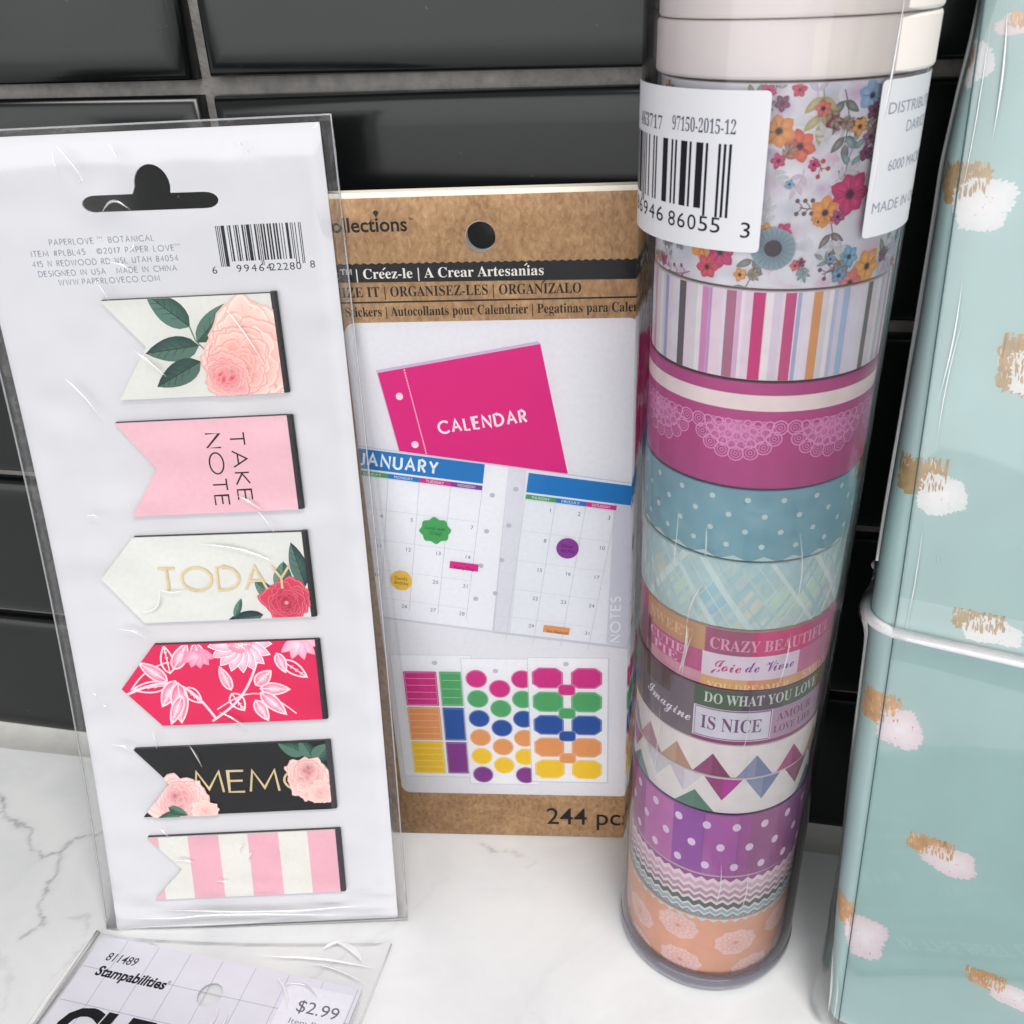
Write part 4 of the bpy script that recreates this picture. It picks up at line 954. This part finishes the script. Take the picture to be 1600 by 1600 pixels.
def magenta(A, y0, y1):
    A.poly(rect(-60, 147.6, 60, 150.3), 'F0E6DC'); A.up(.5); lc = 'DE93C0'
    rnd = random.Random(3)
    for cx in (-19.3, -3.5, 12.3, 28.1, -35.1):
        cy = 145.8
        for rr, n, q in ((1.5, 5, .55), (3.0, 7, .7), (4.7, 10, .75), (6.3, 9, 1.25)):
            for i in range(n):
                a = -PI*(i+.5)/n; x, y = cx+rr*math.cos(a)*1.08, cy+rr*math.sin(a)*.95; A.stroke(ell(x, y, q, q, 12), .22, lc, closed=True)
                if q > .9: A.stroke(ell(x, y, q*.62, q*.62, 10), .13, lc, closed=True); A.stroke(ell(x, y, q*.25, q*.25, 8), .12, lc, closed=True)
        for rr in (2.2, 3.8, 5.3): A.stroke(ell(cx, cy, rr*1.08, rr*.95, 24, PI, 0, 2*PI, False), .16, lc)
        for i in range(13): a = -PI*i/12; A.stroke([(cx, cy), (cx+5.4*math.cos(a), cy+5.2*math.sin(a))], .10, lc)
        A.fan((cx, cy-1.5), ell(cx, cy-.6, 5.2, 4.2, 18, PI, 0, 2*PI, False), mixc('B43C80', lc, .55), mixc('B43C80', lc, .25), layer=A.layer-.4)
def dotted(A, y0, y1):
    blotches(A, y0, y1, ['7DAAB2', '76A4AE', '88B2B8', '709EAA'], 40, 4, 5)
    for k, y in enumerate((131.3, 128.2, 125.1, 122.2)):
        for i in range(-7, 8):
            x = -.6+6.0*i+(3.0 if k % 2 else 0); A.poly(ell(x, y, .52, .52, 12), 'C6D8D2')
    z = []; x = -36
    while x < 36: z.append((x, 119.2+(1.0 if len(z) % 2 else -.1))); x += 2.6
    A.up(.5); A.poly([(-36, 100)]+z+[(z[-1][0], 100)], 'BED4CE')
def plaid(A, y0, y1):
    blotches(A, y0, y1, ['BED4CE', 'CFE0D6', 'AECBCB', 'CFDABF', 'C9D2CC', 'B4D0CE'], 90, 3.6, 8)
    r = random.Random(14)
    for i in range(-6, 7):
        c = r.choice(['D2D4C4', 'CFCDC8', 'C4DCC8', 'A4C8CE']); cx = i*6.0+1; cy = 111+r.uniform(-2, 2)
        A.poly([(cx-3, cy), (cx, cy-4), (cx+3, cy), (cx, cy+4)], c)
        if i % 2: A.up(.15)
    for i in range(-14, 15):
        x = i*3.0+r.uniform(-.6, .6)
        for sd in (1, -1):
            A.stroke([(x, 103), (x+sd*11, 119.5)], r.uniform(.2, 1.3), r.choice(['CDDFD8', 'D6E4DB', 'AFCDCD', 'B6D0CF', 'C8DAD2', 'C2D6D0']), layer=A.layer+.09*(i+14)+(.045 if sd > 0 else 0))
def words1(A, y0, y1):
    for x0, x1, ya, yb, c in ((-40, -21, 99, 105, 'B05A74'), (-21, -5.9, 98.2, 105, 'C69A70'), (-5.9, 3.0, 98.2, 105, 'A8607A'), (3.0, 14.5, 98.2, 105, 'D0447A'), (14.5, 40, 98.2, 105, 'C05A84'),
                              (-40, -19, 88, 99, '8E6A72'), (-21, -6.2, 93, 98.2, 'C2608A'), (-21, -6.2, 91.2, 93, 'D8A0AC'), (-6.2, 12.5, 92.6, 98.2, 'E2D8E0'), (12.5, 18.5, 92.6, 98.2, 'CC7A9C'), (18.5, 40, 88, 98.2, 'C4788E'), (-21, -6.2, 88, 91.2, 'D296A6'), (-6.2, 2.5, 88, 92.6, 'E0B070'), (2.5, 9.5, 88, 92.6, 'DC9868'), (9.5, 18.5, 88, 92.6, 'E0AE80')):
        A.poly(rect(x0, ya, x1, yb), c)
    A.up(.6)
    A.text('SWEET', -19.5, 99.8, 2.4, 11, col='E2B88C', style='serif'); A.text('CRAZY BEAUTIFUL', -4.9, 99.3, 2.6, 25.5, col='E6A6BC', style='serif')
    A.text('CUTIE', -19.5, 95.6, 2.0, 9.5, col='F0B8D0', style='serif'); A.text('PIE', -18.0, 93.2, 2.0, 6.6, col='F0B8D0', style='serif')
    A.text('Joie', -4.6, 94.3, 2.9, 5.8, col='C24A86', style='script', bold=.004); A.text('de Vivre', 1.9, 94.6, 2.7, 9.6, col='8E3A9A', style='script', bold=.004)
    A.text('YOU DREAMER', -5, 89.8, 1.7, 16, col='F2D2A4', style='serif'); A.text('SMILE', 14, 90.5, 2, 8, col='F0C8C0', style='serif')
def words2(A, y0, y1):
    for x0, x1, ya, yb, c in ((-40, -6.8, 75, 90, '75696E'), (-21, -12, 85, 90, '9A7A70'), (-6.8, 2.4, 85.0, 90, '55694F'), (2.4, 10.5, 85.0, 90, '5C5058'), (10.5, 40, 85.0, 90, '5A6A54'), (-6.8, 8.6, 77.2, 85.0, 'DCDAE0'), (8.6, 22, 77.2, 85.0, 'B79AAC'), (22, 40, 77, 85, '8A5070'), (-7, 40, 75, 77.2, '93436E')): A.poly(rect(x0, ya, x1, yb), c)
    A.up(.6)
    A.text('DO WHAT YOU LOVE', -4.9, 86.3, 2.5, 24.5, col='D2DAD0', style='serif'); A.text('Imagine', -19.0, 81.2, 3.2, 11.6, ang=-.10, col='ECE4E8', style='script', bold=.003)
    A.text('IS NICE', -5.2, 79.5, 3.4, 11.8, col='7E5478', style='serif'); A.text('AMOUR', 9.6, 81.6, 2.0, 9, col='8A4A74', style='serif'); A.text('LOVE LIFE', 9.2, 78.6, 1.8, 10, col='8A4A74', style='serif')
    A.stroke(rect(-6.4, 77.5, 8.3, 84.7), .25, '9A6A90', closed=True)
def tri(A, cx, ya, yb, hw, c1, c2=None):
    A.poly([(cx-hw, yb), (cx+hw, yb), (cx, ya)], c1)
    if c2: A.poly([(cx, yb), (cx+hw, yb), (cx, ya)], c2, A.layer+.4)
def harl1(A, y0, y1):
    for cx, c1, c2 in ((-25, '9098B0', None), (-17.6, 'C8A0A4', 'B08490'), (-10.0, 'C4A084', 'B88E78'), (-2.3, '9A5478', '8A4468'), (6.4, '9098B2', '7A86A6'), (15.0, 'B04880', 'A03A6E'), (23, 'C8A084', None), (30, '6E8A80', None)): tri(A, cx, 73.2, 66.9, 4.1, c1, c2)
def harl2(A, y0, y1):
    for cx, c1, c2 in ((-14.5, 'D2D4D4', None), (-7.6, 'CFC4CE', 'DDD6DA'), (.4, 'A0487E', 'B8409A'), (8.6, '8C98B0', '6F86A6'), (17.6, '98486C', '84384E'), (26, 'C8A084', None), (-24, 'B07890', None)): tri(A, cx, 60.7, 66.8, 3.9, c1, c2)
    for cx, c in ((-5.2, '5F8A74'), (-21, '6E9A94'), (22.5, '6E8A80')): tri(A, cx, 62.3, 57, 4.4, c)
def purple(A, y0, y1):
    for x0, x1, c in ((-40, -18, 'A85A94'), (-18, -9.6, 'C878B4'), (-9.6, -2.6, '9E58A8'), (-2.6, 4.4, 'B66AAC'), (4.4, 7.0, 'A8569C'), (7.0, 16, 'A0588C'), (16, 22, '94508A'), (22, 40, 'B068A0')): A.poly(rect(x0, y0, x1, y1), c)  # vertical tone bands: tube reflections painted into the roll colour
    A.up(.5)
    for k, y in enumerate((53.2, 47.0, 41.0)):
        for i in range(-6, 7): A.poly(ell(-2.2+6.15*i+(3.2 if k == 1 else (.3 if k == 2 else 0)), y, .88, 1.12, 14), 'F2DFF0')
def chevron(A, y0, y1):
    def zz(y, amp=.55, step=1.25, ph=0): return [(-36+step*i, y+(amp if (i+ph) % 2 else -amp)) for i in range(60)]
    A.poly([(-36, y1+1)]+zz(36.6)+[(36, y1+1)], 'A8509A')
    for y, c, w_ in ((34.6, 'E2B8C6', 1.0), (32.4, 'C8A0AE', .9), (30.4, 'A88A94', .8), (28.2, '5C6A62', 1.1), (26.2, '9CC2C0', .8), (24.6, '86A8B4', .8)): A.stroke(zz(y), w_, c)
def peach(A, y0, y1):
    z = [(-36+1.25*i, 23.0+(.5 if i % 2 else -.5)) for i in range(60)]
    A.poly([(-36, 26)]+z+[(36, 26)], 'D6E6E0'); A.up(.5)
    r = random.Random(31)
    for cx, cy, q in ((-17.5, 13.5, 4.6), (-6.4, 18.6, 4.8), (7.2, 15.2, 4.9), (-5.2, 7.0, 4.9), (11.6, 4.8, 4.8), (19.5, 17, 4.6), (-17, 3.5, 4.4), (24, 6, 4.6), (-28, 9, 4.8), (29, 18, 4.6)):
        P = [(cx+q*(1+.05*math.cos(9*a))*math.cos(a)*1.0, cy+q*(1+.05*math.cos(9*a))*math.sin(a)*.86) for a in [2*PI*k/36 for k in range(36)]]
        A.poly(P, 'F4D6CC'); A.up(.4)
        for rr in (.3, .55, .8):
            n = int(9+rr*8)
            for i in range(n):
                a = 2*PI*i/n+rr*4; x, y = cx+q*rr*math.cos(a), cy+q*rr*math.sin(a)*.86
                A.stroke(ell(x, y, q*.16, q*.13, 8, 0, a), .12, 'EBB6A6', closed=True)
        A.fan((cx, cy), ell(cx, cy, q*.16, q*.15, 10), 'E08A78', 'F0C0B0'); A.up(.3)
roll(203.2, 222, 'plain off-white tape roll at the very top of the tube', None, R=20.1, mat=M['whiteroll'], name='white_tape_roll')
roll(195.8, 203.1, 'plain off-white tape roll just above the floral roll', None, R=20.1, mat=M['whiteroll'], name='white_tape_roll')
roll(167.2, 195.6, 'wide pale tape roll with watercolour flowers, behind the barcode label', floral, 'DDDEE0', edge='A88A78')
roll(152.6, 167.1, 'tape roll with vertical stripes in grey, pink, magenta and orange', stripes, 'E6E0E2')
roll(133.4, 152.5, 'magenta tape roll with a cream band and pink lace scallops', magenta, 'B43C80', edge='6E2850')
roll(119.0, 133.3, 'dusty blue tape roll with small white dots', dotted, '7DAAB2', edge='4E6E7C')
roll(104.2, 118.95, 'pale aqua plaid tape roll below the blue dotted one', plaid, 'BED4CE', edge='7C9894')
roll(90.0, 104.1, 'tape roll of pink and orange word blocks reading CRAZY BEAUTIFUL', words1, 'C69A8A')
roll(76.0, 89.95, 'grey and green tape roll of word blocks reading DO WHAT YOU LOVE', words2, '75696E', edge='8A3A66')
roll(67.0, 75.9, 'cream tape roll with upright coloured triangles', harl1, 'EDE7DF', edge='E8DCD8')
roll(56.8, 66.95, 'cream tape roll with hanging coloured triangles above the purple one', harl2, 'EDE9E0', edge='D8CCC8')
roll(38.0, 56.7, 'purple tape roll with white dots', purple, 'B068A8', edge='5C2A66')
roll(24.0, 37.9, 'tape roll with thin zigzag lines in pink, grey and green', chevron, 'F1E6E4')
roll(3.2, 23.95, 'peach tape roll with pale round blossoms at the bottom of the tube', peach, 'E9B190')

# ------------------------------------------------------------------ teal planner in clear wrap, elastic band round it
def pbasis(phi, th, lean):
    e = Vector((math.cos(phi), math.sin(phi), 0)); b = Vector((-math.sin(phi), math.cos(phi), 0))
    up = (Vector((0, 0, 1))*math.cos(th)+b*math.sin(th)+e*lean).normalized(); ee = (e-up*e.dot(up)).normalized(); y = up.cross(ee)
    return ee, y, up
ee, yy, uu = pbasis(-.3553, .1776, -.0674)
S = 1.05; S0 = 14.4
Bp = Vector((.0377, -.0558, -.0105))+uu*(S0/1000)
NM = Matrix(((ee.x, yy.x, uu.x, Bp.x), (ee.y, yy.y, uu.y, Bp.y), (ee.z, yy.z, uu.z, Bp.z), (0, 0, 0, 1)))
plan = empty('planner', mat=NM, label='teal spiral-free planner with white cloud dabs in clear wrap, standing at the right edge', cat='planner')
plan['label'] = 'pale teal planner with white and gold dabs in clear wrap, standing at the right edge'
def sy(s): return s*S-S0
DS = [(-5, 3.4), (18, 3.8), (37, 4.9), (76, 5.6), (107, 5.9), (126, 5.5), (160, 4.3), (185, 3.7), (196, 2.6), (203, 1.6), (212, .8), (225, .5)]
DS = [(sy(a), b*S) for a, b in DS]
def dsp(y):
    for (a, p), (c, q) in zip(DS[:-1], DS[1:]):
        if y <= c: return p+(q-p)*max(0, (y-a)/(c-a))
    return DS[-1][1]
PW, PT, PTOP = 120.0, 17.0, sy(222)
def nmap(x, y, h):
    d = dsp(y)
    if x >= 0: return (x/1000, -h/1000, y/1000)
    L = 24.0; a = min(PI, -x/L*PI)
    px, py = -d*math.sin(a), PT/2*(1-math.cos(a)); nx_, ny_ = -math.sin(a)*PT/2, -math.cos(a)*d; k = math.hypot(nx_, ny_) or 1
    return ((px+nx_/k*h)/1000, (py+ny_/k*h)/1000, y/1000)
def shell(name, x1, ya, yb, h, mat, ny=60, hfun=None, back=True, smooth=True, part=0):
    V = []; F = []; us = [x1, x1*.5, 20, 8, 3, 1, .3, 0]+[-24*i/24 for i in range(1, 25)]
    if part == 1: us = us[:8]
    if part == 2: us = us[7:]
    m = len(us)+(2 if back else 0)
    for j in range(ny+1):
        y = ya+(yb-ya)*j/ny
        for u in us: V.append(nmap(u, y, h+(hfun(u, y) if hfun else 0)))
        if back: V.append((.02, PT/1000, y/1000)); V.append((x1/1000, PT/1000, y/1000))
    for j in range(ny):
        for i in range(m-1): F.append((j*m+i, (j+1)*m+i, (j+1)*m+i+1, j*m+i+1))
    return mesh(name, V, F, mat, plan, smooth=smooth)
shell('cover', PW, 0, PTOP, 0, M['teal'])
mesh('pages', [(x/1000, y/1000, z/1000) for z in (1.5, PTOP-2) for x, y in ((2, 1.2), (PW-3, 1.2), (PW-3, PT-1.2), (2, PT-1.2))], [(3, 2, 1, 0), (4, 5, 6, 7), (0, 1, 5, 4), (1, 2, 6, 5), (2, 3, 7, 6), (3, 0, 4, 7)], M['cream'], plan)
def dab(x0, x1, y0, y1, gx0, gx1, gy0, gy1, seed, pinky=False):
    r = random.Random(seed); A = Art()
    def rough(cx, cy, rx, ry, j, n=72, sq=.8):
        P = []
        for i in range(n):
            a = 2*PI*i/n; m = 1+j*(r.random()-.5)+.08*math.sin(3*a+seed)+.05*math.sin(5*a+2*seed)
            c_, s_ = math.cos(a), math.sin(a); P.append((cx+rx*m*math.copysign(abs(c_)**sq, c_), cy+ry*m*math.copysign(abs(s_)**sq, s_)))
        return P
    cx, cy, rx, ry = (x0+x1)/2, (y0+y1)/2, (x1-x0)/2, (y1-y0)/2
    gx, gy, ga, gb = (gx0+gx1)/2, (gy0+gy1)/2, (gx1-gx0)/2, (gy1-gy0)/2
    gc = 'DDAE7E' if pinky else 'B8986C'
    A.poly(rough(gx, gy-gb*.3, ga, gb*1.1, .22, 60), gc, mat=1)
    for i in range(14): xx = gx0+(gx1-gx0)*(i+r.random())/14; hh = gb*r.uniform(.85, 1.08); A.stroke([(xx, gy), (xx+.1, gy+hh)], r.uniform(.25, .6), gc, layer=A.layer+.3, mat=1)
    A.up(); A.fan((cx, cy-ry*.1), rough(cx, cy-ry*.12, rx, ry*1.0, .17, 130), 'F6F1F3', 'EFDDE2' if pinky else 'ECEDEC'); A.up()
    for i in range(70):
        xx = gx0+(gx1-gx0)*r.uniform(.2, 1.0); yy_ = gy+gb*r.uniform(-1.0, .7); L = r.uniform(.5, 1.7)
        A.stroke(bend((xx, yy_+L*.5), (xx+r.uniform(-.05, .25), yy_-L*.6), r.uniform(-.06, .06), 5), r.uniform(.12, .42), gc, mat=1, taper=True); A.up(.02)
    for i in range(26):
        xx = gx0+(gx1-gx0)*r.random(); yy_ = gy+gb*r.uniform(-.6, 1); A.stroke(bend((xx, yy_), (xx+.1, yy_-r.uniform(.3, 1.2)), 0, 4), r.uniform(.06, .16), 'F3EBE4', A.layer+1, taper=True)
    A.up(2)
    for i in range(9): q = (cx+rx*r.uniform(-.6, .7), cy+ry*r.uniform(-.9, .3)); A.poly(ell(q[0], q[1], r.uniform(.05, .14), r.uniform(.06, .2), 6), 'BCCFCE' if not pinky else 'DC98AC')
    A.build('painted_dab', nmap, [M['ink'], M['copper']], plan, dx=.8, base=.02)
def q(u): return u*S
for k, (x0, x1, sa, sb, g0, g1, ga, gb, pk) in enumerate([
    (-1.0, 8.1, 175.6, 183.4, -6.0, 4.2, 180.2, 185.3, False), (10.8, 22, 150.6, 158.0, 9.2, 16.5, 152.0, 159.8, False), (.2, 8.0, 129.0, 136.0, -5.5, 4.4, 132.6, 138.3, False),
    (10.6, 20.0, 107.2, 112.0, 8.8, 17.0, 109.2, 112.6, False), (-1.0, 7.2, 82.6, 90.5, -6.4, 2.8, 86.8, 92.8, True), (10.4, 19.9, 58.8, 64.6, 7.6, 15.5, 61.6, 65.4, True),
    (-2.0, 6.6, 32.8, 43.0, -7.6, -.2, 39.2, 44.4, True), (25, 36, 34.5, 39.4, 21.2, 28, 36.8, 40.0, True), (-5, 2.0, 196.0, 202.6, -6.5, -2, 198.6, 201.6, False), (1.6, 9, 202.4, 205.2, 3, 6, 203.8, 205.0, True),
    (38, 48, 130, 138, 36, 44, 134, 140, False), (44, 54, 80, 88, 42, 50, 84, 90, False), (34, 44, 180, 188, 32, 40, 184, 190, False)]):
    dab(q(x0), q(x1), sy(sa), sy(sb), q(g0), q(g1), sy(ga), sy(gb), 50+k, pk)
yb = sy(105.6)
def eh(u): return 1.0
pts = []
for i in range(26): u = 60-60*i/25; t = u/60; pts.append(Vector(nmap(u, yb+.0, 1.05+.25*min(1, u/3))))
for i in range(1, 17): u = -24*i/17; pts.append(Vector(nmap(u, yb+.9*math.sin(PI*i/17), 1.05)))
pts = pts[::-1]
tube_mesh('elastic_band', pts, .00105, M['elastic'], plan, 12)
tube_mesh('elastic_band', [Vector(nmap(-24+.6*i, yb+2.6+.02*i*i, .9)) for i in range(0, 18)], .0010, M['elastic'], plan, 10)
def wh(u, y):
    low = max(0, 1-y/45); sp = 1 if u < -.5 else .0
    return .25*vnoise(u/6+9, y/14, 3)+1.75*math.exp(-((y-yb-.8)/3.2)**2)+(sp*low*low*3.2*math.sin(min(PI, -u/24*PI*1.4)) if u < 0 else 0)
shell('clear_wrap', PW+1, .3, PTOP+4, .55, M['wrap'], 90, wh, back=False, part=1)
shell('clear_wrap', PW+1, .3, PTOP+4, .55, M['wrapside'], 90, wh, back=False, part=2)
tube_mesh('wrap_edge', [nmap(-.15, sy(14)+(PTOP+3-sy(14))*i/40, .75) for i in range(41)], .00014, surface('wrap_edge_shade', '3C5C60', .4, .4), plan, 6)
V = []; F = []
for p0, p1, bow, wd, ht in (((3.2, sy(206)), (3.9, sy(188)), .02, .8, .4), ((2.6, sy(168)), (1.6, sy(148)), .02, .5, .2), ((3.6, sy(162)), (2.4, sy(140)), -.02, .4, .2), ((5.4, sy(121.6)), (5.6, sy(119.8)), 0, .3, .3),
                            ((-6, sy(30)), (-5, sy(12)), .05, .7, .35), ((-2.5, sy(26)), (-2.0, sy(13)), .05, .5, .3), ((1.2, sy(205)), (.6, sy(180)), .01, .4, .2), ((2.2, sy(128)), (1.5, sy(100)), .01, .4, .15)):
    fold('wrap_fold', M['crease'], plan, nmap, bend(p0, p1, bow, 16), wd, ht, .6)

# ------------------------------------------------------------------ clear stamp set lying flat in front
SM = Matrix.Translation((-.1428, -.0608, .0004)) @ Matrix.Rotation(-.035, 4, 'Z')
st = empty('clear_stamp_set', mat=SM, label='lilac white gridded stamp set card with price, lying flat in a clear bag', cat='stamp set')
smap = lambda x, y, h: (x/1000, y/1000, h/1000)
M['lilac'] = surface('lilac_card', 'E3E3ED', .5, .3, vary=.01, vscale=90)
sheet('card', rect(.6, -62, 71.2, -.2), [ell(35.9, -9.2, 3.0, 3.1, 28)[::-1]], smap, .3, .75, M['lilac'], st)
A = Art([rect(.8, -61.5, 71, -.4)])
for i in range(9): A.stroke([(-.9+8.9*i+8.9, 0), (-.9+8.9*i+8.9, -62)], .16, 'B4B4C6')
for i in range(7): A.stroke([(0, -8.9*(i+1)+.0), (72, -8.9*(i+1))], .16, 'B4B4C6')
A.build('grid_lines', smap, [M['ink']], st, base=.75)
A = Art([rect(.8, -61.5, 71, -.4)]); A.up(2)
A.text('811489', 5.2, -6.4, 2.2, 8.4, col='3A3A46', shear=.18, bold=.008); A.text('Stampabilities', 5.0, -10.4, 2.5, 19.0, col='14141E', bold=.03, shear=.2); A.text('®', 24.2, -8.8, .8, col='44444E')
A.text('CLEAR', 3.2, -26.8, 8.2, 40, col='0E0E14', bold=.05, shear=.22); A.text('STAMPS', 8.2, -40, 7.0, 44, col='0E0E14', bold=.05, shear=.22)
A.build('printed_text', smap, [M['ink']], st, base=.75)
A = Art(); A.poly(rrect(53.6, -14.6, 70.0, -2.2, .6, 3), 'EDEDF6'); A.up(); A.text('$2.99', 57.8, -8.6, 2.9, 10.4, col='6A6A78', ang=-.02); A.text('Item Price', 57.4, -11.6, 1.3, 10.6, col='8A8A98')
A.build('price_sticker', smap, [M['ink']], st, base=.85)
V = []; F = []
def sb(x, y): return 1.5+.7*(vnoise(x/7, y/6, 4)-.5)+.3*(vnoise(x/2.2, y/2.6, 6)-.5)
nu, ns = 60, 60
for j in range(ns+1):
    for i in range(nu+1):
        x = -1.6+75.4*i/nu; top = .6+12.6*max(0, (x-2)/70)**1.3; y = -64+(top+64)*j/ns; e = max(0, min(1, min(i, nu-i)/2, min(j, ns-j)/2))
        V.append(smap(x, y, .25+e*e*(3-2*e)*sb(x, y)))
for j in range(ns):
    for i in range(nu): F.append((j*(nu+1)+i, j*(nu+1)+i+1, (j+1)*(nu+1)+i+1, (j+1)*(nu+1)+i))
mesh('clear_bag', V, F, M['film'], st, smooth=True)
V = []; F = []
for p0, p1, bow, wd in (((-1.2, -1), (-1.6, -40), .0, 1.3), ((.2, -3), (-.6, -30), .01, .6), ((60, 9.8), (69, 6.0), .12, 1.6), ((58, 7), (62, 10.6), .1, 1.2), ((44, 2.2), (72, 5.2), .03, .8), ((50, -2), (56, -9), .1, .8), ((56, 3), (72, .5), .06, .6),
                        ((40, -12), (39, -20), .1, 1.0), ((43, -13), (41.5, -20), .1, .8), ((52, -4), (62, -5), .2, .6), ((13, .0), (17, -1), .1, .5), ((71.6, 0), (72.4, -24), .02, .5)):
    fold('bag_fold', M['whiteseam'] if wd > .75 else M['crease'], st, lambda x, y, h: smap(x, y, h+.25+sb(x, y)), bend(p0, p1, bow, 14), wd, .4, .0)
tube_mesh('bag_seam', [smap(x, y, .3) for x, y in bend((-1.6, .6), (-1.6, -60), 0, 10)], .0006, M['whiteseam'], st, 6)
tube_mesh('bag_seam', [smap(x, y, .3) for x, y in bend((73.8, 13), (73.8, -60), 0, 10)], .0002, M['whiteseam'], st, 6)

# ------------------------------------------------------------------ flat pad on the counter in front of the planner (only its reflection in the wrap is seen)
PMx = Matrix.Translation((.0285, -.0765, .0004)) @ Matrix.Rotation(math.radians(-60), 4, 'Z')
pad = empty('sticker_pad', mat=PMx, label='flat grey teal sticker pad lying on the counter in front of the planner', cat='sticker pad')
pdm = lambda x, y, h: (x/1000, y/1000, h/1000)
sheet('cover', rrect(0, -120, 150, 0, 1.5), [], pdm, .1, 1.6, M['ink'], pad, col='748A8C')
A = Art()
A.poly(rrect(1.5, -118, 148, -1.2, 1), '86A9AC'); A.up(); A.poly(rrect(3.5, -116, 146, -5.0, 1), '62777B'); A.up()
A.text('IS THE BEST LIFE', 18, -13.2, 5.2, 46, col='D8DEDE', bold=.01)
for k, (x0, x1, y, h_) in enumerate(((20, 38, -20, 2), (16, 60, -27, 1.6), (44, 66, -34, 2.2), (14, 36, -42, 4), (18, 58, -52, 2), (20, 52, -62, 2), (24, 60, -74, 2.4), (26, 56, -90, 2))):
    x = x0
    rr = random.Random(k)
    while x < x1: w_ = rr.uniform(.4, 1.2)*h_; A.poly(rect(x, y, x+w_*.5, y+h_), 'A9B6B8'); x += w_
A.build('printed_text', pdm, [M['ink']], pad, base=1.6)
